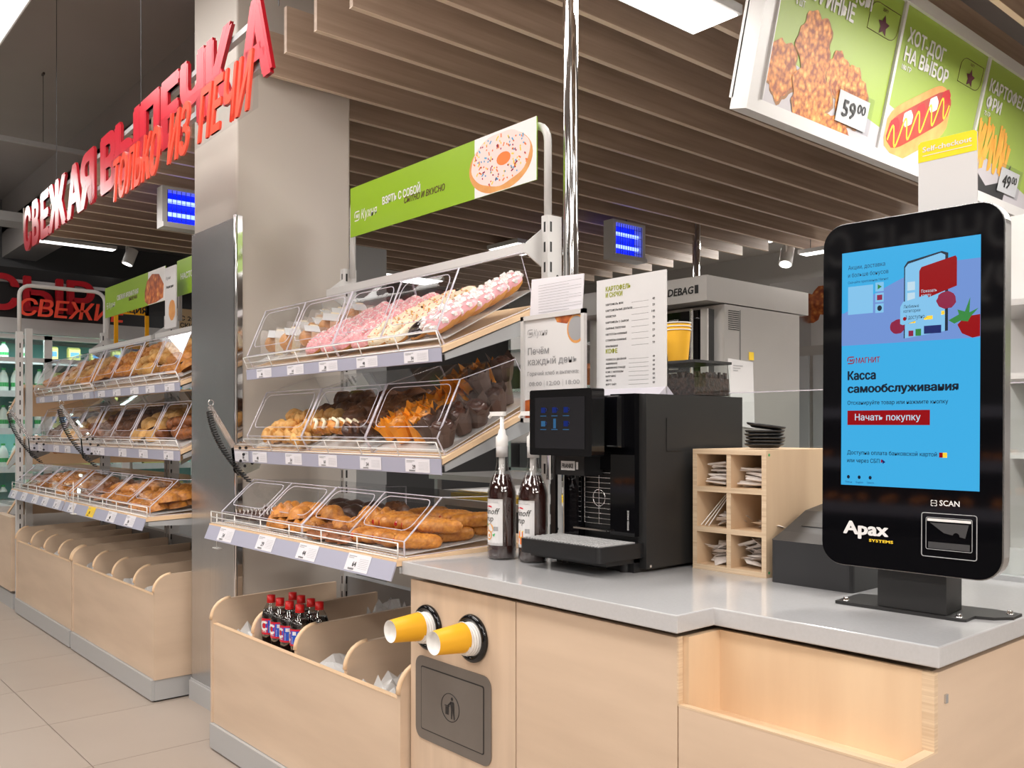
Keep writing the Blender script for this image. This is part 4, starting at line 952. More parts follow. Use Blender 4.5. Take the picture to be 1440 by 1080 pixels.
# trash flap
t=thing('trash_flap','grey metal trash flap with bin man symbol in counter front','trash flap',(-1.85,1.395,.49))
F=frameA(-2.013,1.396,.385)
b=MB(); b.prism([F(u,v,0) for u,v in rr(0,.321,0,.222,.028,5)],(0,-.002,0)); b.build('plate','flap',t)
b=MB(); b.prism([F(u,v,.002) for u,v in rr(.026,.295,.026,.196,.006,3)],(0,-.0006,0)); b.build('slot_line','black',t)
b=MB(); b.prism([F(u,v,.0026) for u,v in rr(.029,.292,.029,.193,.005,3)],(0,-.0008,0)); fp=b.build('flap','flap',t)
b=MB(); c=(.158,.112)
b.tube([F(c[0]+.038*math.cos(2*pi*k/32),c[1]+.036*math.sin(2*pi*k/32),.0036) for k in range(32)],.0011,4,closed=True)
Z_=[rect(-.020,-.006,-.020,.0),rect(-.023,-.003,.001,.004),blob(.008,.024,.0045,.0045,10),[(.0,.016),(.016,.017),(.017,-.006),(.004,-.006)],[(.004,-.006),(.010,-.006),(.008,-.028),(.004,-.028)],[(.011,-.006),(.017,-.006),(.020,-.028),(.016,-.028)],[(.002,.016),(-.010,.006),(-.008,.003),(.004,.010)]]
for z in Z_: flat(b,F,[(c[0]+u,c[1]+v) for u,v in z],.0042)
b.build('bin_man_symbol','black',fp)
# ------------------------------------------------------------------ coffee machine
t=thing('coffee_machine','black bean-to-cup coffee machine with touch screen on the counter','coffee machine',(-1.66,1.95,CZ))
MB().rbox(-1.755,-1.505,1.735,2.125,.875,1.305,.012).build('body','blackm',t)
b=MB(); b.box(-1.505,-1.478,1.722,2.13,.865,1.305); b.build('side_panel','blackm',t)
MB().box(-1.4776,-1.4765,1.80,1.86,1.16,1.245).build('side_label','blackm',t)
b=MB(); b.box(-1.585,-1.502,1.705,1.736,.945,1.306); b.box(-1.755,-1.70,1.705,1.736,.93,1.30); b.box(-1.70,-1.585,1.715,1.736,1.11,1.30); b.build('glossy_front','gloss',t)
b=MB(); b.box(-1.70,-1.585,1.80,1.82,.93,1.11); b.box(-1.75,-1.505,1.73,1.74,.93,1.30); b.build('niche','black',t)
b=MB(); F=frameA(-1.70,1.722,.955)
for k in range(11): b.cyl(F(.006,.012+k*.0135,0),F(.112,.012+k*.0135,0),.0014,5)
for u in (.006,.059,.112): b.cyl(F(u,.012,0),F(u,.147,0),.0012,5)
b.tube([F(.059+.022*math.cos(2*pi*k/20),.08+.022*math.sin(2*pi*k/20),0) for k in range(20)],.0012,5,closed=True)
b.build('cup_grid','chrome',t)
b=MB(); 
for k in range(5): b.box(-1.705,-1.585,1.690+k*.009,1.694+k*.009,.952,.956)
b.build('cup_shelf','chrome',t)
# drip tray
b=MB(); b.rbox(-1.775,-1.488,1.560,1.735,.893,.930,.012); b.build('drip_tray','black',t)
b=MB()
for k in range(26): x=-1.765+.0105*k; b.box(x,x+.006,1.57,1.70,.9302,.9325)
for k in range(7): b.box(-1.767,-1.498,1.575+k*.019,1.579+k*.019,.9303,.9335)
b.build('drip_grid','plinth',t)
MB().box(-1.78,-1.50,1.70,2.10,.855,.893).build('base','black',t)
for x in (-1.74,-1.53): MB().cyl((x,1.70,.855),(x,1.70,.893),.014,12).build('foot','black',t)
b=MB(); b.box(-1.775,-1.5,1.60,1.735,.880,.893); b.build('tray_underside','black',t)
# spout block
b=MB(); b.box(-1.735,-1.63,1.655,1.725,1.095,1.155); b.build('spout_block','black',t)
b=MB(); F=frameA(-1.715,1.6545,1.108); flat(b,F,rect(0,.052,0,.024)); flat(b,F,rect(.056,.064,.003,.022)); put_text(b,'FRANKE',F,.004,.006,.012,.043,bold=.03,mi=1,d=.001); b.build('name_plate',['paper','ink'],t)
MB().cyl((-1.765,1.66,1.08),(-1.765,1.66,1.16),.009,12).build('steam_spout','chrome',t)
# screen
b=MB(); b.rbox(-1.768,-1.540,1.590,1.635,1.148,1.318,.006,axis='y'); s_=b.build('touch_screen','gloss',t)
F=frameA(-1.768,1.5895,1.148)
b=MB(); flat(b,F,rect(.022,.205,.018,.150),.0004); b.build('display','display',s_)
b=MB(); 
for r in range(2):
    for c_ in range(3):
        u,v=.055+.042*c_,.118-.035*r
        if (r,c_)==(1,1): flat(b,F,rect(u-.005,u+.005,v-.013,v+.012),.0008,1)
        else:
            flat(b,F,rect(u-.009,u+.007,v-.008,v+.006),.0008,0 if (r,c_)!=(1,0) else 1); b.tube([F(u+.008+.004*math.cos(a),v+.004*math.sin(a),.0008) for a in (-1.5,-.7,0,.7,1.5)],.0006,4)
        flat(b,F,rect(u-.012,u+.011,v-.017,v-.015),.0008,1)
b.build('drink_icons',['scrblue','scricon'],s_)
b=MB(); b.rbox(-1.556,-1.520,1.66,1.706,1.17,1.30,.008,axis='x'); b.build('card_reader','gloss',t)
b=MB(); F=frameB(-1.50,1.70,0); F=frameA(-1.52,1.7045,.96)
Fv=lambda u,v,n:F(-v,u,n)
put_text(b,'SWISS MADE',Fv,.0,.0,.006,.05,bold=.01); b.build('side_mark','pwhite',t)
MB().box(-1.479,-1.4775,1.735,1.742,.868,.874).build('screw','chrome',t)
# hopper on top
t=thing('bean_hopper','glass coffee bean hopper on top of the coffee machine','bean hopper',(-1.62,2.02,1.305))
MB().box(-1.70,-1.49,1.93,2.09,1.306,1.395).build('hopper_glass','glass',t)
b=MB(); q=random.Random(3); b.box(-1.697,-1.493,1.933,2.087,1.308,1.355)
for k in range(420):
    x,y=q.uniform(-1.695,-1.495),q.uniform(1.935,2.085); b.rbox(x-.004,x+.004,y-.003,y+.003,1.355,1.361+q.random()*.012,.0025,k=1)
b.build('coffee_beans','bean',t,kind='stuff')
MB().box(-1.703,-1.487,1.927,2.093,1.395,1.402).build('hopper_lid','charcoal',t)
# cups stack on top
for k in range(3):
    z=1.402+k*.010; x,y=-1.625,2.03
    t=thing('stacked_cup',('bottom','middle')[k]+' yellow paper cup of the stack on the bean hopper' if k<2 else 'topmost yellow paper cup of the stack on bean hopper','paper cup',(x,y,z),'cups stacked on the bean hopper' if k<2 else None)
    MB().lathe([(.028,0),(.036,.092)],(x,y,z),24).build('cup_wall','cup',t); MB().lathe([(.035,.094),(.0385,.094),(.0385,.0965),(.035,.0965)],(x,y,z),24).build('rim','cupin',t)
# menu card
t=thing('menu_card','white acrylic table menu card standing on the coffee machine','menu card',(-1.63,1.83,1.306))
MB().box(-1.751,-1.503,1.828,1.833,1.308,1.632).build('card','paper',t)
MB().prism([(-1.751,1.80,1.306),(-1.751,1.86,1.306),(-1.751,1.832,1.330)],(.248,0,0)).build('foot','acre',t)
F=frameA(-1.751,1.828,1.306); b=MB(); put_text(b,'КАРТОФЕЛЬ',F,.035,.292,.013,.092,bold=.035,mi=0); put_text(b,'И СНЭКИ',F,.035,.275,.013,.062,bold=.035,mi=0); put_text(b,'КОФЕ',F,.035,.120,.012,.044,bold=.035,mi=0)
rows=[('КАРТОФЕЛЬ ФРИ','49'),('КАРТОФЕЛЬНЫЕ ДОЛЬКИ','59'),('КРЕВЕТКИ','149'),('КАРТОФЕЛЬ С СЫРОМ','79'),('СЫРНЫЕ ПАЛОЧКИ','99'),('НАГГЕТСЫ КУРИНЫЕ','59'),('СТРИПСЫ КУРИНЫЕ','69'),('КРЫЛЫШКИ','99')]
rows2=[('ЭСПРЕССО ДВОЙНОЙ','49'),('АМЕРИКАНО','49'),('АМЕРИКАНО ГРАНДЕ','49'),('КОФЕ С МОЛОКОМ','89'),('КАПУЧИНО','89'),('ЛАТТЕ','89'),('ФЛЭТ УАЙТ','89')]
for i,(a,c) in enumerate(rows): v=.252-.0165*i; put_text(b,a,F,.035,v,.0055,None,bold=.02,mi=1,res=1); put_text(b,c,F,.212,v,.0065,None,bold=.02,mi=1,align='r',res=1); flat(b,F,rect(.13,.19,v,v+.0005),.0006,1)
for i,(a,c) in enumerate(rows2): v=.100-.0115*i; put_text(b,a,F,.035,v,.005,None,bold=.02,mi=1,res=1); put_text(b,c,F,.212,v,.006,None,bold=.02,mi=1,align='r',res=1); flat(b,F,rect(.12,.19,v,v+.0005),.0006,1)
b.build('menu_lettering',['plime','ink'],t)
# framed poster
t=thing('framed_poster','white framed bakery poster with croissant corners beside rack post','poster',(-1.9,1.80,CZ))
F=frameA(-2.030,1.80,1.236)
b=MB(); w,h=.268,.318
for (u0,u1,v0,v1) in ((0,w,0,.013),(0,w,h-.013,h),(0,.013,0,h),(w-.013,w,0,h)): b.prism([F(u,v,0) for u,v in rect(u0,u1,v0,v1)],(0,-.012,0))
b.build('frame','white',t)
MB().box(-2.028,-1.764,1.796,1.80,1.238,1.552).build('sheet','paper',t)
MB().box(-1.91,-1.89,1.80,1.81,CZ,1.3).box(-1.96,-1.84,1.77,1.85,CZ,CZ+.008).build('stand','black',t)
F_=frameA(-2.030,1.796,1.236); F=lambda u,v,n:F_(u*.92,v*.94,n)
b=MB(); logo(b,F,.028,.272,.022); put_text(b,'Кухня',F,.056,.272,.022,.062,bold=.0,shear=.15); put_text(b,'Печём',F,.028,.215,.022,.10,bold=.012); put_text(b,'каждый день',F,.028,.182,.022,.225,bold=.012)
put_text(b,'Горячий хлеб и выпечка:',F,.026,.148,.013,.235,bold=.004); put_text(b,'08:00',F,.034,.115,.014,.06,bold=.004); put_text(b,'12:00',F,.118,.115,.014,.06,bold=.004); put_text(b,'18:00',F,.205,.115,.014,.06,bold=.004)
for u in (.105,.19): flat(b,F,rect(u,u+.001,.11,.132),.0006)
flat(b,F,rect(.026,.18,.098,.0985),.0006); b.build('lettering','greyprint',t)
b=MB(); flat(b,F,[(.014,.07),(.05,.075),(.085,.045),(.095,.014),(.014,.014)],.0006); flat(b,F,[(.22,.05),(.25,.075),(.277,.085),(.277,.03),(.24,.03)],.0006); flat(b,F,[(.155,.324),(.165,.308),(.21,.300),(.235,.324)],.0006); b.build('printed_croissant','pcroi',t)
b=MB(); flat(b,F,[(min(u,.277),min(v,.324)) for u,v in blob(.25,.282,.040,.044,24)],.0008,0); flat(b,F,[(min(u,.277),min(v,.324)) for u,v in blob(.25,.283,.034,.037,24)],.001,1); b.build('printed_coffee_cup',['pbun','greyprint'],t)
o=MB().prism([(-2.02,1.815,1.53),(-1.80,1.815,1.525),(-1.80,1.825,1.66),(-2.02,1.825,1.67)],(0,.004,0)).build('paper_sheets','tag'); tag(o,'loose printed sheets in a clear sleeve behind the framed poster','paper')
F=frameA(-2.02,1.820,1.53); b=MB()
for k in range(14): flat(b,F,rect(.04,.22-.05*(k%3==0),.010+k*.008,.0112+k*.008),.004)
b.build('print_lines','greyprint',o)
# syrup bottles
def syrup(x,y,word,fruit,label):
    t=thing('syrup_bottle',label,'bottle',(x,y,CZ)); z=CZ
    P=[(.0001,.0),(.038,.0),(.041,.006),(.041,.045),(.0395,.05),(.0395,.16),(.041,.165),(.041,.185),(.032,.215),(.020,.245),(.0155,.27),(.0155,.305)]
    MB().lathe([(.0001,.003),(.036,.003),(.039,.008),(.0385,.185),(.031,.213),(.022,.235),(.0001,.235)],(x,y,z),24).build('syrup','syrup',t)
    MB().lathe(P,(x,y,z),24).build('glass_bottle','petc',t)
    MB().lathe([(.0155,.285),(.0165,.283),(.0165,.312),(.0155,.314)],(x,y,z),20).build('neck_label','paper',t)
    b=MB(); b.lathe([(.0165,.312),(.0175,.315),(.0175,.340),(.012,.345),(.009,.36),(.006,.362),(.006,.40),(.0001,.40)],(x,y,z),16); b.cyl((x,y,z+.23),(x,y,z+.283),.009,10); b.cyl((x,y,z+.20),(x,y,z+.23),.0045,8)
    b.build('pump','wire',t)
    b=MB(); b.rbox(x-.048,x+.012,y-.008,y+.008,z+.398,z+.410,.006); b.cyl((x-.044,y,z+.404),(x-.056,y,z+.394),.005,8); b.build('pump_head','wire',t)
    r=.0402; Fc=lambda u,v,nn:(x+(r+nn)*math.sin(u/r-.05),y-(r+nn)*math.cos(u/r-.05),z+.04+v)
    b=MB(); 
    for i in range(14):
        a0=-.052+.0065*i; b.add([Fc(a0,.0,0),Fc(a0+.0065,.0,0),Fc(a0+.0065,.128,0),Fc(a0,.128,0)],[(0,1,2,3)])
    lb_=b.build('bottle_label','paper',t)
    b=MB(); put_text(b,'PROFESSIONAL',Fc,-.038,.117,.005,.066,mi=2,res=1); put_text(b,'Barinoff',Fc,-.045,.086,.018,.072,bold=.0,shear=.25,mi=0); put_text(b,'Syrup',Fc,-.036,.066,.018,.046,shear=.25,mi=0); 
    flat(b,Fc,[(-.022,.108),(-.006,.110),(.006,.108),(.006,.104),(-.006,.106),(-.022,.104)],.0006,1)
    if fruit=='nut':
        flat(b,Fc,blob(-.002,.047,.014,.013,16),.0006,3); flat(b,Fc,blob(-.006,.028,.013,.014,16),.0008,3); flat(b,Fc,blob(-.006,.028,.009,.010,12),.001,4); flat(b,Fc,blob(-.004,.027,.004,.005,10),.0012,3); flat(b,Fc,[(.008,.03),(.018,.034),(.014,.024)],.0009,5); flat(b,Fc,[(-.020,.055),(-.012,.062),(-.010,.052)],.0009,5)
    else:
        for (u,v) in ((-.014,.018),(.004,.018),(-.004,.034)): flat(b,Fc,rect(u-.009,u+.009,v-.009,v+.009),.0006+.0002*(v>.03),6); flat(b,Fc,[(u-.009,v+.009),(u+.009,v+.009),(u+.012,v+.012),(u-.006,v+.012)],.0009,7)
    flat(b,Fc,rect(-.03,.0,.006,.0065),.0006,2); flat(b,Fc,rect(.012,.026,.040,.052),.0006,2)
    b.build('label_print',['ink','lred','greyprint','pbun','pwhite','mgreen','porange','pyel'],lb_)
syrup(-1.915,1.618,'x','nut','left syrup bottle with white pump and hazelnut label')
syrup(-1.815,1.645,'x','car','right syrup bottle with white pump and caramel cubes label')
# plywood cubby
t=thing('cubby_shelf','small plywood cubby with six cells of sugar sachets on counter','cubby shelf',(-1.35,2.03,CZ))
x0,x1,y0,y1,z0,z1=-1.458,-1.238,1.882,2.20,CZ,1.165
def eb(n,a,c,d,e,f,g): 
    b=MB(); b.box(a,c,d+.001,e,f,g); b.box(a,c,d,d+.001,f,g,1); return b.build(n,['ply','plyedge'],t)
eb('side_board',x0,x0+.013,y0,y1,z0,z1); eb('side_board',x1-.013,x1,y0,y1,z0,z1); eb('top_board',x0+.013,x1-.013,y0,y1,z1-.013,z1); eb('bottom_board',x0+.013,x1-.013,y0,y1,z0,z0+.013)
for k in (1,2): zz=z0+(z1-z0)*k/3; eb('shelf_board',x0+.013,x1-.013,y0,y1-.01,zz-.006,zz+.007)
eb('divider',-1.3545,-1.3415,y0+.002,y1-.01,z0+.013,z1-.013)
MB().box(x0+.013,x1-.013,y1-.01,y1,z0+.013,z1-.013).build('back_board','ply',t)
b=MB()
for (yy,zz) in ((y0+.012,z1-.012),(y1-.015,z1-.012),(y0+.012,z0+.012)): b.cyl((x1-.0005,yy,zz),(x1+.0008,yy,zz),.0035,8)
b.build('screws','mgreen',t)
q=random.Random(12); cells=[]
for r in range(3):
    for c_ in range(2):
        xa=x0+.014 if c_==0 else -1.340; xb=-1.356 if c_==0 else x1-.014; zb=z0+.0135+(z1-z0)/3*r-(.006 if r else 0)*.0
        cells.append((r,c_,xa,xb,zb if r==0 else z0+(z1-z0)*r/3+.0075))
nm={2:'top',1:'middle',0:'bottom'}
for r,c_,xa,xb,zb in cells:
    n={(2,0):60,(2,1):44,(1,0):9,(1,1):6,(0,0):26,(0,1):36}[(r,c_)]; hh={(2,0):.056,(2,1):.044,(1,0):.020,(1,1):.008,(0,0):.042,(0,1):.055}[(r,c_)]
    lab='%s in %s %s cell of the plywood cubby'%('small white sugar packet' if r==2 else 'crumpled white sachet',nm[r],'left' if c_==0 else 'right'); first=None
    for k in range(n):
        w,l=((.006,.036) if r==2 else (.021,.030)); 
        if first is None:
            b=MB(); b.rbox(-l,l,-w,w,-.0022,.0022,.0015,k=1,axis='x') if r==2 else b.add([(-.028,-.02,0),(.028,-.02,.002),(.03,.02,-.001),(-.026,.021,.001),(0,0,.006),(0,0,-.004)],[(0,1,4),(1,2,4),(2,3,4),(3,0,4),(1,0,5),(2,1,5),(3,2,5),(0,3,5)])
            o=b.build('sugar_packet' if r==2 else 'sachet','bag' if r!=2 else 'bag'); first=o
        else: o=first.copy(); COL.objects.link(o)
        fz=(k+.5)/n; m_=.032
        if r==2: o.location=((xa+xb)/2+q.uniform(-.014,.014),y0+.03+q.random()*.09,zb+.003+fz*hh); o.rotation_euler=(q.uniform(-.25,.25),q.uniform(-.12,.12),q.uniform(-.35,.35)); o.scale=(.9,1,1)
        else: o.location=((xa+xb)/2+q.uniform(-.016,.016)+(.018 if n<10 else 0),y0+.035+q.random()*.09,zb+.008+fz*hh); o.rotation_euler=(q.uniform(-.6,.6),q.uniform(-.35,.35),q.uniform(-1.6,1.6))
        tag(o,lab,'sachet',lab)
for k in range(3):
    o=MB().cyl((-1.445+.012*k,1.90,zb*0+z0+.1055+.006),(-1.41+.006*k,1.96,z0+.19),.0016,5).build('stir_stick','cupin'); tag(o,'thin stir stick leaning in the middle left cubby cell','stir stick','stir sticks')
# saucers
for k in range(6):
    z=1.166+.0085*k; b=MB(); b.lathe([(.0001,.002),(.036,.002),(.040,.006),(.047,.008),(.050,.013),(.0475,.0135),(.044,.010),(.036,.006),(.0001,.006)],(0,0,0),28)
    o=b.build('black_lid','black'); o.location=(-1.315+.002*(k%3),1.99,z+(.006 if k==5 else 0)); 
    if k==5: o.rotation_euler=(-.06,.12,0)
    tag(o,'topmost tilted round black lid on the cubby' if k==5 else 'round black lid, %s from bottom of the stack on the cubby'%('first','second','third','fourth','fifth')[k],'lid','black lids on the cubby')
# receipt printer
t=thing('receipt_printer','dark boxy receipt printer between the cubby and kiosk','printer',(-1.1,1.98,CZ))
MB().rbox(-1.206,-1.0,1.85,2.10,CZ,.955,.012).build('base','charcoal',t)
b=MB(); b.prism([(-1.204,1.853,.955),(-1.204,2.098,.955),(-1.204,2.098,1.03),(-1.204,2.0,1.015),(-1.204,1.90,.972)],(.202,0,0)); b.build('lid','charcoal',t)
b=MB(); b.prism([(-1.17,1.925,.9838),(-1.17,1.945,.9925),(-1.17,1.945,.9935),(-1.17,1.925,.9848)],(.155,0,0)); b.build('paper_slot','black',t)
# ------------------------------------------------------------------ kiosk (own frame: origin panel bottom centre, -y towards the customer)
t=thing('self_checkout_kiosk','tall black touch-screen checkout kiosk with silver edge on counter','kiosk',(-.8095,1.70,.94),rot=(0,math.radians(.3),math.radians(3.3)),local=True)
F=lambda u,v,n:(u,-n,v)
b=MB(); b.prism([F(u,v,-.004) for u,v in rr(-.172,.172,0,.69,.045,8)],(0,.030,0)); b.build('silver_case','greym' if 'greym' in M else 'steel',t)
b=MB(); b.prism([F(u,v,0) for u,v in rr(-.170,.170,.002,.688,.043,8)],(0,.005,0)); gl=b.build('black_glass','gloss',t)
su,sv,sw_,sh=-.130,.163,.262,.467
b=MB(); flat(b,F,rect(su,su+sw_,sv,sv+sh),.0006); sc=b.build('screen','scr',t)
S=lambda u,v,n: F(su+u*sw_, sv+(1-v)*sh, .0006+n)
def sf(b,P,d,mi=0): b.poly([S(u,v,d) for u,v in P],mi)
b=MB(); sf(b,[(0,.395),(0,.26)]+[(.02+.05*k,.26-.17*math.sin(pi*k/34)) for k in range(18)]+[(1,.09),(1,.35),],.0003); sf(b,[(0,.30),(0,.40),(1,.40),(1,.30)],.00035); b.build('screen_backdrop','scr2',sc)
SM=['scrdk','scrw','scrred','scrl','scrberry','scrgreen','pyel','scrblue']
b=MB()
T=lambda s,u,v,h,w=None,bold=.0,mi=0,d=.0009: put_text(b,s,lambda a,c,n:S(u+a/sw_,v-c/sh,n),0,0,h,None if w is None else w*sw_,bold=bold,mi=mi,res=2,d=d)
T('Акции, доставка',.05,.075,.0085,.285); T('и больше бонусов',.05,.108,.0085,.31); T('Скачайте приложение Магнит',.05,.135,.005,.31)
for k,(c1) in enumerate((5,4,0)):
    sf(b,[(u*sw_/sw_,v) for u,v in rect(.262,.325,.142+.045*k,.18+.045*k)],.0007,3); sf(b,[(.28,.150+.045*k),(.312,.161+.045*k),(.28,.172+.045*k)] if k==0 else (rect(.275,.315,.150+.045*k,.172+.045*k) if k==1 else blob(.295,.161+.045*k,.018,.012,12)),.0009,c1)
sf(b,rect(.05,.245,.148,.268),.0007,3)
# phone
sf(b,[(.475,.09),(.50,.07),(.74,.045),(.785,.055),(.785,.365),(.475,.385)],.0006,0); sf(b,[(.483,.095),(.505,.08),(.735,.052),(.765,.062),(.765,.366),(.483,.385)],.0008,3)
sf(b,rect(.50,.555,.155,.19),.001,1); sf(b,rect(.50,.555,.20,.235),.001,1); sf(b,rect(.50,.56,.31,.325),.001,6); sf(b,rect(.62,.68,.30,.315),.001,6); sf(b,rect(.74,.762,.285,.30),.001,6)
sf(b,[(.585,.115),(.60,.10),(.835,.07),(.845,.08),(.845,.19),(.60,.235),(.585,.225)],.0012,2); T('Показать',.60,.205,.006,.11,mi=1,d=.0015); T('карту',.60,.222,.006,.07,mi=1,d=.0015)
b2=[(.45,.255),(.47,.235),(.635,.215),(.65,.22),(.65,.29),(.635,.305),(.47,.33),(.45,.325)]; sf(b,b2,.0016,3); T('Любимые',.475,.262,.0065,.11,d=.0019); T('категории',.475,.28,.0065,.12,d=.0019); T('3 доступно',.49,.308,.008,.135,d=.0019); 
sf(b,blob(.483,.305,.013,.008,12),.0018,2)
sf(b,blob(.775,.243,.067,.036,18,.08),.0014,4); sf(b,blob(.43,.335,.055,.030,18,.08,3),.0014,4)
sf(b,[(.85,.345),(.90,.315),(1.0,.31),(1.0,.395),(.95,.40),(.88,.38)],.0014,2); sf(b,[(.79,.325),(.86,.305),(.85,.285),(.90,.295),(.935,.24),(.93,.30),(.99,.285),(.94,.315),(.92,.335),(.87,.33),(.83,.34)],.0017,5)
sf(b,rect(.51,.545,.355,.378),.001,4); sf(b,rect(.56,.60,.35,.378),.001,5); sf(b,rect(.62,.74,.34,.372),.001,7)
# logo and text
Sx=lambda a,c,n:S(.05+a/sw_,.478-c/sh,n)
logo(b,Sx,0,0,.013,2,.16); T('МАГНИТ',.115,.478,.011,.185,bold=.02,mi=2)
T('Касса',.05,.548,.017,.22,bold=.05); T('самообслуживания',.05,.603,.0155,.81,bold=.05)
T('Отсканируйте товар или нажмите кнопку',.05,.655,.008,.74,bold=.01)
sf(b,rect(.05,.665,.68,.742),.0008,2); T('Начать покупку',.11,.722,.013,.49,bold=.01,mi=1,d=.0012)
T('Доступна оплата банковской картой',.05,.868,.008,.665,bold=.01); T('или через СБП',.05,.902,.008,.25,bold=.01)
sf(b,rect(.73,.785,.852,.872),.0009,2); sf(b,rect(.755,.785,.852,.872),.001,6); sf(b,[(.31,.885),(.335,.893),(.31,.902)],.0009,4); sf(b,[(.32,.885),(.345,.897),(.325,.905)],.001,7)
for k,s_ in enumerate(('Помощь','English','Громкость')): 
    sf(b,blob(.06+.085*k,.965,.012,.008,10),.0009,0); T(s_,.035+.085*k,.99,.0035,.055)
b.build('screen_content',SM,sc)
b=MB(); put_text(b,'SCAN',F,.062,.133,.0105,.036,bold=.02); 
for (u,v,a,c) in ((.047,.142,1,-1),(.057,.142,-1,-1),(.047,.132,1,1),(.057,.132,-1,1)): flat(b,F,rect(min(u,u+.004*a),max(u,u+.004*a),v-.0006,v+.0006),.0008); flat(b,F,rect(u-.0006,u+.0006,min(v,v+.004*c),max(v,v+.004*c)),.0008)
flat(b,F,rect(.047,.057,.1365,.1375),.0008)
put_text(b,'Apax',F,-.125,.066,.026,.092,bold=.045); put_text(b,'SYSTEMS',F,-.072,.053,.0055,.048,bold=.05,mi=1,spacing=1.1); b.build('maker_lettering',['pwhite','pyel'],gl)
b=MB(); 
b.tube([F(u,v,.001) for u,v in rr(.030,.128,.036,.118,.004,3)],.0009,4,closed=True); b.tube([F(u,v,.001) for u,v in rr(.038,.120,.050,.110,.003,3)],.0006,4,closed=True)
flat(b,F,rect(.040,.118,.103,.108),.0009,1); flat(b,F,[(.045,.10),(.114,.10),(.108,.075),(.07,.082)],.0007,2); flat(b,F,rect(.042,.116,.052,.064),.0007,2); flat(b,F,blob(.092,.078,.006,.006,12),.0009,3)
b.build('scanner_window',['grey','pwhite','dark','gloss'],gl)
b=MB(); b.box(-.070,.062,.036,.115,-.078,.35); b.build('stand_neck','blackm',t)
b=MB(); P=[(-.155,.028),(.09,.025),(.10,.03),(.10,.075),(.115,.08),(.13,.085),(.145,.105),(.155,.115),(.155,.165),(.10,.172),(.05,.165),(.03,.172),(-.11,.172),(-.12,.15),(-.155,.14)]
b.prism([(x,y,-.085) for x,y in P],(0,0,.006)); b.build('base_plate','blackm',t)
for (x,y) in ((-.14,.045),(.083,.042),(.14,.145),(-.1,.155)):
    b=MB(); b.lathe([(.008,0),(.008,.0015),(.0055,.0015),(.0055,.006),(.0001,.0065)],(x,y,-.079),6); b.build('bolt','chrome',t)
for o in list(t.children):
    pass
# self checkout card
t=thing('checkout_sign','white card with yellow header reading self-checkout above kiosk','sign',(-.77,1.78,1.60))
b=MB(); F=frameA(-.822,1.78,1.60); b.prism([F(u,v,0) for u,v in rr(0,.112,0,.185,.006,3)],(0,.003,0)); b.build('card','paper',t)
b=MB(); flat(b,F,[(0,.145),(.112,.145),(.112,.180),(.107,.185),(.005,.185),(0,.180)],.0006); b.build('yellow_header','kyellow',t)
b=MB(); put_text(b,'Self-checkout',F,.009,.164,.0105,.094,bold=.02,d=.0014); flat(b,F,rect(.009,.103,.156,.1572),.0014); b.build('white_lettering','pwhite',t)
MB().box(-.80,-.74,1.783,1.787,1.55,1.62).build('bracket','black',t)
# glass screen behind the counter
t=thing('glass_screen','low frameless glass screen behind the grey worktop','glass screen',(-1.2,2.30,CZ))
MB().box(-1.9,-.665,2.298,2.302,CZ+.004,1.325).build('pane','glass',t)
MB().box(-1.9,-.665,2.297,2.303,1.325,1.328).build('polished_edge','acre',t)
MB().box(-1.24,-.665,2.285,2.315,CZ,CZ+.012).build('rail','grey',t)
# ------------------------------------------------------------------ oven
t=thing('bakery_oven','stainless bakery oven with glass door and lettered hood behind counter','oven',(-3.05,3.9,0))
MB().box(-3.5,-2.60,3.60,4.26,.75,1.82).build('body','steeld',t)
MB().box(-3.5,-2.60,3.60,4.26,.05,.745).build('base_cabinet','steeld',t)
MB().box(-3.5,-2.595,3.455,4.34,1.825,1.945).build('hood','steeld',t)
for x in (-3.45,-2.65):
    for y in (3.65,4.2): MB().cyl((x,y,0),(x,y,.05),.025,10).build('foot','black',t)
b=MB(); b.box(-3.42,-2.66,3.555,3.60,1.20,1.80); b.box(-3.42,-2.66,3.555,3.60,.82,1.15); d=b.build('door','gloss',t)
MB().box(-2.70,-2.66,3.545,3.556,1.20,1.80).box(-3.42,-3.38,3.545,3.556,1.20,1.80).build('door_frame','steeld',d)
b=MB(); b.cyl((-2.735,3.52,1.25),(-2.735,3.52,1.80),.010,10); b.cyl((-2.735,3.52,1.28),(-2.735,3.556,1.28),.006,6); b.cyl((-2.735,3.52,1.76),(-2.735,3.556,1.76),.006,6); b.build('handle','chrome',d)
b=MB()
for k in range(24): b.box(-2.90,-2.84,3.550,3.5545,1.25+k*.022,1.258+k*.022)
b.build('tray_rails','steel',t)
b=MB()
for k in range(10): 
    b.box(-2.599,-2.5985,3.63,3.72,1.70+k*.010,1.704+k*.010); 
for k in range(8): b.box(-2.599,-2.5985,3.63,3.72,1.23+k*.010,1.234+k*.010)
b.build('vents','black',t)
b=MB(); F=frameA(-2.855,3.454,1.865); put_text(b,'DEBAG',F,.026,.0,.036,.155,bold=.03,shear=.15); flat(b,F,rect(.0,.022,-.002,.038)); flat(b,F,rect(.19,.212,-.002,.038)); b.build('maker_lettering','ink',t)
b=MB(); b.box(-2.5985,-2.5975,3.725,3.728,.75,1.80); b.build('seam','black',t)
o=MB().prism([(-2.596,3.62,1.56),(-2.596,3.83,1.55),(-2.592,3.84,1.22),(-2.592,3.65,1.235)],(.001,0,0)).build('note_sheet','paper'); tag(o,'white handwritten sheet taped to the steel oven side','paper')
F=frameB(-2.594,3.64,1.24); b=MB()
for k in range(3): flat(b,F,rect(.02,.10-.02*k,.285-.012*k,.288-.012*k),.002)
b.build('handwriting','greyprint',o)
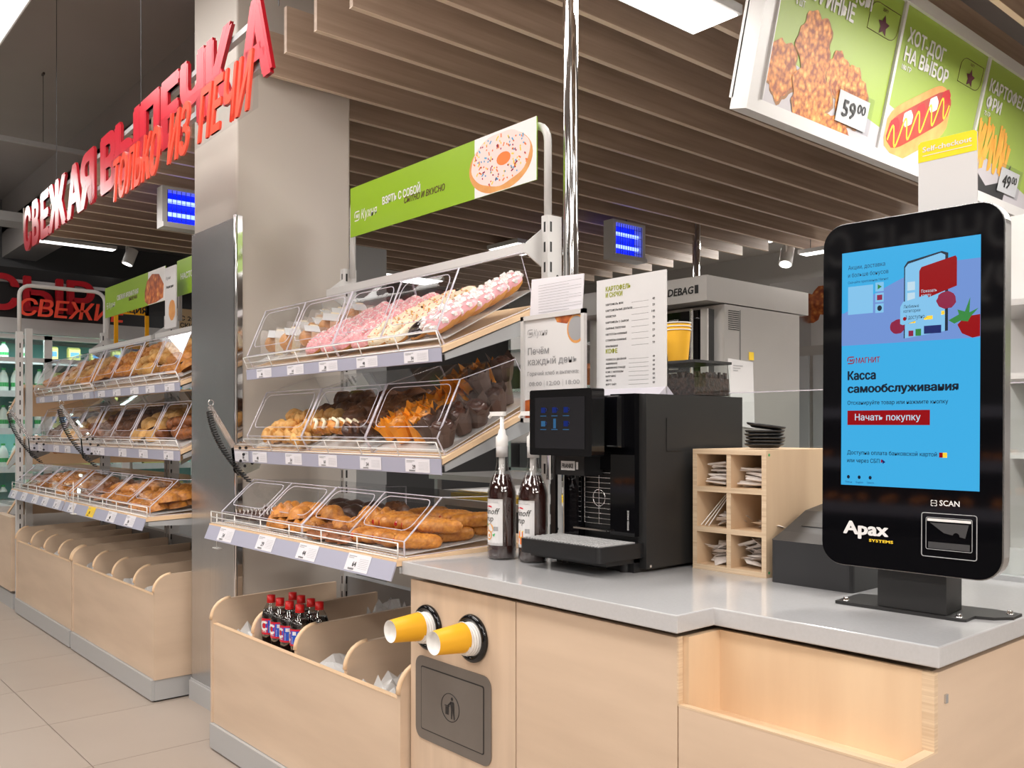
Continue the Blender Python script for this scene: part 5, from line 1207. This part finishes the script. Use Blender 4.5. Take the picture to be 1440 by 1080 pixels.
o=MB().box(-2.598,-2.5965,3.80,3.84,1.56,1.60).build('sticker','pyel'); tag(o,'small yellow sticker on the oven side above the note','sticker')
o=MB().cyl((-4.25,5.53,0),(-4.25,5.53,3.25),.03,16).build('steel_post','chrome'); tag(o,'thin chrome post standing in the kitchen behind the oven hood','pipe')
# kitchen behind
t=thing('proofer_cabinet','plain grey steel cabinet right behind the bakery oven','cabinet',(-2.8,5.1,0))
MB().box(-3.6,-2.2,4.9,5.5,0,1.72).build('body','wall',t); 
for k in range(6): MB().box(-3.55+.22*k,-3.36+.22*k,4.885,4.90,.1,1.66).build('door','grey',t)
t=thing('work_table','steel kitchen work table behind the racks','table',(-4.2,4.4,0))
MB().box(-5.6,-3.7,4.0,4.7,.84,.88).build('table_top','steeld',t)
for x in (-5.55,-3.75):
    for y in (4.05,4.65): MB().box(x-.02,x+.02,y-.02,y+.02,0,.84).build('leg','steel',t)
MB().box(-5.6,-3.7,4.0,4.7,.30,.33).build('shelf','steeld',t)
t=thing('kitchen_shelving','dark kitchen shelving unit with trays along back','shelves',(-5,6.2,0))
for z in (.4,.8,1.2,1.6,2.0): MB().box(-7,-3.8,6.0,6.4,z,z+.03).build('shelf','steel',t)
for x in (-7,-5.4,-3.82): MB().box(x,x+.04,6.0,6.4,0,2.2).build('post','steel',t)
q=random.Random(2)
for z in (.43,.83,1.23,1.63):
    for k in range(7):
        x=-6.9+.44*k; m=q.choice(['card','cblue','crustd','grey','dark']); b=MB(); b.rbox(x,x+.36,6.05,6.35,z,z+q.uniform(.1,.26),.03); o=b.build('storage_box',m); tag(o,'storage box on %s kitchen shelf, number %s from the left'%({.43:'lowest',.83:'second',1.23:'third',1.63:'top'}[z],('one','two','three','four','five','six','seven')[k]),'box','boxes on the kitchen shelving')
# point-of-sale monitor and back counter
t=thing('back_counter','dark grey kitchen back counter behind the near rack','counter',(-2.6,2.7,0))
MB().box(-3.3,-2.15,2.45,2.95,0,.90).build('cabinet','charcoal',t); MB().box(-3.32,-2.13,2.43,2.97,.90,.94).build('worktop','steeld',t)
t=thing('pos_monitor','dark blue glowing cashier monitor behind the near rack','monitor',(-2.55,2.6,.94))
MB().rbox(-2.80,-2.40,2.60,2.63,1.0,1.25,.01,axis='y').build('case','black',t)
b=MB(); b.box(-2.785,-2.415,2.597,2.5995,1.015,1.235); s_=b.build('display','scrb2',t)
MB().box(-2.74,-2.58,2.595,2.5968,1.08,1.13).build('blue_field','scrblue',s_)
MB().cyl((-2.6,2.62,.94),(-2.6,2.62,1.02),.02,12).cyl((-2.6,2.62,.94),(-2.6,2.62,.95),.09,20).build('stand','black',t)
o=MB().rbox(-2.36,-2.26,2.50,2.60,.94,1.0,.01).box(-2.34,-2.28,2.53,2.58,1.0,1.03).build('card_terminal','plinth'); tag(o,'small grey terminal beside the cashier monitor','terminal')
t=thing('yellow_tray','shallow yellow tray with papers behind the bottom shelf','tray',(-2.5,2.2,.92))
o=MB().box(-2.74,-2.30,2.06,2.30,.955,.975).build('tray_body','pyel',t); MB().box(-2.72,-2.36,2.08,2.28,.976,.985).build('papers','paper',t)
t=thing('side_table','narrow grey table carrying the yellow tray behind the bottom shelf','table',(-2.5,2.2,0))
MB().box(-2.80,-2.20,2.03,2.33,.93,.955).build('table_top','grey',t)
for x in (-2.78,-2.22): MB().box(x-.015,x+.015,2.05,2.31,0,.93).build('leg','grey',t)
# picture and shelf beyond oven
t=thing('bread_picture','white wall panel with a bread photograph beyond the oven','poster',(-3.6,6.4,1.73))
MB().box(-4.15,-2.6,6.36,6.40,1.73,2.40).build('panel','paper',t); F=frameA(-4.05,6.36,1.98)
b=MB()
for k in range(9): flat(b,F,blob(.25+.13*k,.18+.06*(k%3),.11,.12,16,.1,k),.002+.0006*k)
b.build('printed_bread','pcroi',t)
t=thing('kitchen_wall_cabinet','pale grey wall cabinet beyond the oven','cabinet',(-2.6,6.7,0))
MB().box(-3.6,-1.2,6.65,7.0,0,1.70).build('body','wall',t); MB().box(-3.6,-1.2,6.45,6.65,1.70,1.73).build('shelf','steeld',t)
# shelving with packages at the right edge
t=thing('goods_shelf','white wall shelf with packages at the right edge','shelves',(-.2,3.3,0))
MB().box(-1.3,.9,3.55,3.58,0,2.0).build('back_panel','white',t)
for z in (.75,1.12,1.38,1.62): MB().box(-1.3,.9,3.15,3.55,z,z+.02).build('shelf','white',t)
for i,(x,z,w,h,m,l) in enumerate(((-.62,1.64,.22,.17,'green2','green and white snack bag on the upper right shelf'),(-.36,1.64,.2,.15,'dark','dark pack on the upper right shelf'),(-.66,1.40,.24,.16,'paper','white bag on the right edge shelf'),(-.40,1.40,.22,.14,'green','green pack on the right edge shelf'),(-.66,1.14,.2,.19,'black','black scale on the right edge shelf'),(-.38,1.14,.2,.16,'grey','grey box on the right edge shelf'),(-.64,.77,.12,.22,'paper','white carton low on right edge shelf'),(-.46,.77,.14,.2,'petc','clear jar low on right edge shelf'))):
    b=MB(); b.rbox(x-w/2,x+w/2,3.22,3.40,z,z+h,.03); b.prism([(x-w/2,3.24,z+h),(x+w/2,3.24,z+h),(x+w*.3,3.31,z+h+.04),(x-w*.3,3.31,z+h+.04)],(0,.04,0)) if m in('green2','paper','green') and h<.2 else None
    o=b.build('package',m); tag(o,l,'package')
# ------------------------------------------------------------------ fridge wall at the far left
FX=-9.5
t=thing('dairy_fridge','tall glass-door dairy fridge wall at the far left','fridge',(FX,2.3,0))
b=MB(); b.box(-10.4,-10.35,-.6,5.2,.0,2.25); b.box(-10.35,FX-.05,-.6,5.2,2.13,2.25); b.box(-10.35,FX,-.6,5.2,0,.35); b.build('cabinet','grey',t)
MB().box(-10.34,-10.33,-.5,5.1,.4,2.1).build('liner','teal',t)
b=MB(); b.box(FX-.05,FX+.03,-.6,5.2,2.13,2.27); b.build('grey_band','plinth',t)
MB().box(FX-.02,FX+.0,-.6,5.2,2.27,2.75).build('black_fascia','black',t)
for k,z in enumerate((.45,.85,1.22,1.58,1.9)):
    MB().box(-10.3,-9.68,-.55,5.15,z-.02,z).build('shelf','white',t); MB().box(-9.68,-9.675,-.55,5.15,z-.05,z+.01).build('price_rail','tag',t)
    MB().box(-9.72,-9.70,-.55,5.15,z-.03,z-.02).build('shelf_light','fled',t)
for k in range(8):
    y=-.6+.72*k; d=t
    b=MB(); 
    for (a,c,e,f) in ((y,y+.035,.38,2.12),(y+.685,y+.72,.38,2.12),(y,y+.72,2.08,2.12),(y,y+.72,.38,.43),(y,y+.72,1.86,1.90)): b.box(FX-.04,FX,a,c,e,f)
    dd=b.build('door','white',t); MB().box(FX-.025,FX-.02,y+.035,y+.685,.43,2.08).build('door_glass','glass',dd)
    MB().cyl((FX+.03,y+.66,.9),(FX+.03,y+.66,1.5),.012,8).build('handle','steel',dd)
area(-9.6,2.4,2.08,.1,5,45,(.8,1,.97))
area(-9.75,2.4,1.2,.05,5,22,(.8,1,.97),(0,math.radians(70),0))
q=random.Random(21)
b=MB(); b.lathe([(.0001,0),(.042,0),(.045,.01),(.045,.13),(.03,.18),(.016,.2),(.016,.215)],n=14); bt=b.build('milk_bottle','milk'); MB().cyl((0,0,.21),(0,0,.23),.019,10).build('bottle_cap','mgreen',bt); MB().cyl((0,0,.05),(0,0,.09),.0458,14,caps=False).build('bottle_label','mgreen',bt)
b=MB(); b.rbox(-.045,.045,-.055,.055,0,.17,.008); b.prism([(-.045,-.055,.17),(.045,-.055,.17),(.0,-.055,.205)],(0,.11,0)); ct=b.build('milk_carton','carton'); MB().box(.0451,.046,-.04,.04,.06,.13).build('carton_label','cblue',ct)
n1=n2=0
for zi,z in enumerate((.45,.85,1.22,1.58,1.9)):
    for k in range(27):
        y=.9+.105*k
        if z>1.85 and k%2: continue
        bott= (k<14) if z>1.2 else (k%9<5)
        src=bt if bott else ct; first=(n1==0 if bott else n2==0)
        o=src if first else copy_tree(src)
        if bott: n1+=1
        else: n2+=1
        o.location=(-9.78+q.uniform(-.01,.01),y,z); o.scale=(1,1,1.0 if z<1.8 else .7)
        tag(o,('green-labelled milk bottle on the %s fridge shelf from the floor' if bott else 'pale yellow carton on the %s fridge shelf from the floor')%('first','second','third','fourth','fifth')[zi],'bottle' if bott else 'carton','milk bottles in the fridge' if bott else 'cartons in the fridge')
# cheese sign
t=thing('cheese_sign','dark red cheese letters with bright red word fresh over the fridge','letter sign',(FX+.15,2.0,2.3))
def cheese(word,y0,z0,h,m,xo,shear=0,w=None,bold=.03):
    x=0
    for ch in word:
        b=MB(); vs,fs=textmesh(ch,bold,.03,3); a=min(p[0] for p in vs); c=max(p[0] for p in vs); k=h/.73
        Fc=frameB(FX+xo,y0,z0)
        b.add([Fc(x+(p[0]-a)*k*1.05+shear*p[1]*k,p[1]*k,p[2]*k*1.0) for p in vs],fs); b.build('letter',m,t); x+=(c-a)*k*1.05+h*.09
    return x
cheese('СЫР',1.70,2.34,.32,'redside',.08); cheese('СВЕЖИЕ',1.98,2.285,.16,'orange',.17,.15,bold=.02)
MB().box(FX+.03,FX+.06,1.2,3.1,2.60,2.63).build('rail','grey',t)
# yellow promo frames and tan board behind the far rack
t=thing('promo_stand','empty orange promo frame standing behind the green croissant banner','frame',(-7.4,2.33,1.85))
b=MB(); F=frameB(-7.3,2.22,1.85); 
for (a,c,e,f) in ((0,.03,0,.36),(.235,.265,0,.36),(0,.265,0,.03),(0,.265,.27,.36)): b.prism([F(u,v,0) for u,v in rect(a,c,e,f)],(-.01,0,0))
b.build('frame','yframe',t); b=MB(); put_text(b,'АКЦИЯ',F,.015,.285,.05,.235,bold=.04); b.build('lettering','ink',t); MB().cyl((-7.31,2.35,0),(-7.31,2.35,1.86),.012,8).build('pole','grey',t)
t=thing('promo_board','tan promo board with dark lettering behind the far rack post','poster',(-7.0,2.6,1.8))
F=frameB(-7.0,2.60,1.80); MB().box(-7.01,-7.0,2.60,2.87,1.75,2.16).build('board','tan',t)
b=MB(); put_text(b,'С 20:00',F,.02,.27,.035,.19,bold=.03); put_text(b,'СКИДКА',F,.02,.215,.035,.21,bold=.03); put_text(b,'НА ВЫПЕЧКУ',F,.02,.16,.035,.24,bold=.03); b.prism([F(u,v,0) for u,v in rr(.02,.15,-.03,.06,.02)],(.001,0,0)); b.build('lettering','ink',t)
MB().cyl((-7.005,2.735,0),(-7.005,2.735,1.76),.012,8).build('pole','grey',t)
# end-cap rack whose tilted shelves face the fridges
t=thing('end_cap_rack','end rack of tilted wooden shelves facing the dairy fridges','shelf rack',(-7.0,1.7,0))
for k,z in enumerate((1.33,.98,.62)):
    b=MB(); b.prism([(-6.76,1.46,z+.19),(-7.22,1.46,z),(-7.22,1.46,z-.02),(-6.76,1.46,z+.17)],(0,1.25,0)); sh=b.build('shelf_board','edge',t)
    b=MB(); 
    for y in (1.462,2.70): b.prism([(-6.76,y,z+.165),(-7.2,y,z-.02),(-7.2,y,z-.05),(-6.76,y,z+.06)],(0,.005,0))
    b.build('shelf_bracket','grey',sh)
    b=MB()
    for v in (0,.03,.06): b.tube([(-7.20,1.47,z+.02+v),(-7.20,2.70,z+.02+v)],.002,4)
    b.build('wire_fence','wire',sh)
for y in (1.5,2.66): MB().box(-6.78,-6.74,y-.02,y+.02,0,1.9).build('upright','white',t)
fill('roll',-7.15,-6.8,1.5,2.6,3,7,lambda y:1.05,0,'brown roll heaped on the end rack shelf facing the fridges','roll','rolls on the end rack',layers=1,rand=.6)
t=thing('chest_freezer','low wood-clad chest with sliding glass top at the far left','freezer',(-7.9,1.8,0))
MB().box(-8.9,-6.80,1.40,1.45,.12,.62).build('wood_panel','birch',t); MB().box(-8.9,-6.79,1.41,2.1,.0,.10).build('plinth','plinth',t); MB().box(-8.9,-7.3,1.45,2.1,.10,.62).build('chest','white',t)
b=MB(); b.box(-8.9,-7.3,1.43,2.12,.62,.66); b.build('rim','plinth',t); MB().box(-8.85,-7.35,1.5,2.05,.665,.67).build('glass_lid','glass',t)
# ------------------------------------------------------------------ what the glossy kiosk mirrors: fruit stand behind the photographer
t=thing('fruit_stand','long black tiered fruit stand of bananas and persimmons facing the kiosk','stand',(-3.2,-2.6,0))
MB().box(-5.4,-.6,-3.3,-2.3,0,.55).build('base','charcoal',t)
MB().box(-5.4,-.6,-3.5,-3.3,0,1.9).build('back_panel','dark',t)
for k,(y,z) in enumerate(((-2.55,.72),(-2.95,1.0),(-3.2,1.35))): b=MB(); b.box(-5.4,-.6,y-.2,y+.2,z-.03,z,rot=(.0,0,0)); sh=b.build('shelf','dark',t); MB().box(-5.4,-.6,y+.2,y+.205,z-.05,z+.02).build('price_rail','lilac',sh)
M['persim']=mat('persimmon',(.80,.24,.02),.35); M['banan']=mat('banana',(.80,.55,.05),.45); M['pome']=mat('pomegranate',(.25,.015,.015),.35)
pf=MB().lathe([(.0001,0),(.025,.004),(.038,.025),(.036,.048),(.02,.06),(.0001,.058)],n=14).build('fruit','persim'); first=True
pm=MB().lathe([(.0001,0),(.025,.004),(.042,.03),(.036,.058),(.01,.07),(.006,.08)],n=14).build('pomegranate','pome')
q=random.Random(8); used={'a':0,'b':0}
for sx in range(22):
    for sy in range(3):
        for k,(y,z) in enumerate(((-2.55,.72),(-2.95,1.0))):
            x=-5.3+sx*.21+q.uniform(-.05,.05); key='b' if (sx<8 and k==1) else 'a'; src=pf if key=='a' else pm
            o=src if used[key]==0 else src.copy()
            if used[key]: COL.objects.link(o)
            used[key]+=1; o.location=(x,y-.12+sy*.12,z); tag(o,'orange persimmon on the fruit stand behind the viewer' if key=='a' else 'dark red pomegranate on the upper tier of fruit stand','fruit','persimmons on the stand' if key=='a' else 'pomegranates on the stand')
t=thing('season_sign','white season letters on the dark board above the fruit stand','letter sign',(-3.2,-3.4,2.2))
MB().box(-5.4,-.6,-3.5,-3.45,2.0,2.9).build('board','black',t)
b=MB(); Fm=lambda u,v,n:(-1.6-u,-3.44+n,2.1+v); put_text(b,'СОЧНЫЕ СЕЗОНЫ',Fm,0,.40,.26,2.6,bold=.02); put_text(b,'КРУГЛЫЙ ГОД',Fm,0,.02,.26,2.1,bold=.02); b.build('lettering','paper',t)
MB().box(-5.3,-5.25,-3.5,-3.46,1.9,2.0).box(-.8,-.75,-3.5,-3.46,1.9,2.0).build('post','dark',t)
bpy.data.objects.remove(_to)
for k in list(bpy.data.objects):
    if k.type=='EMPTY' and k.parent is None and not k.children: bpy.data.objects.remove(k)
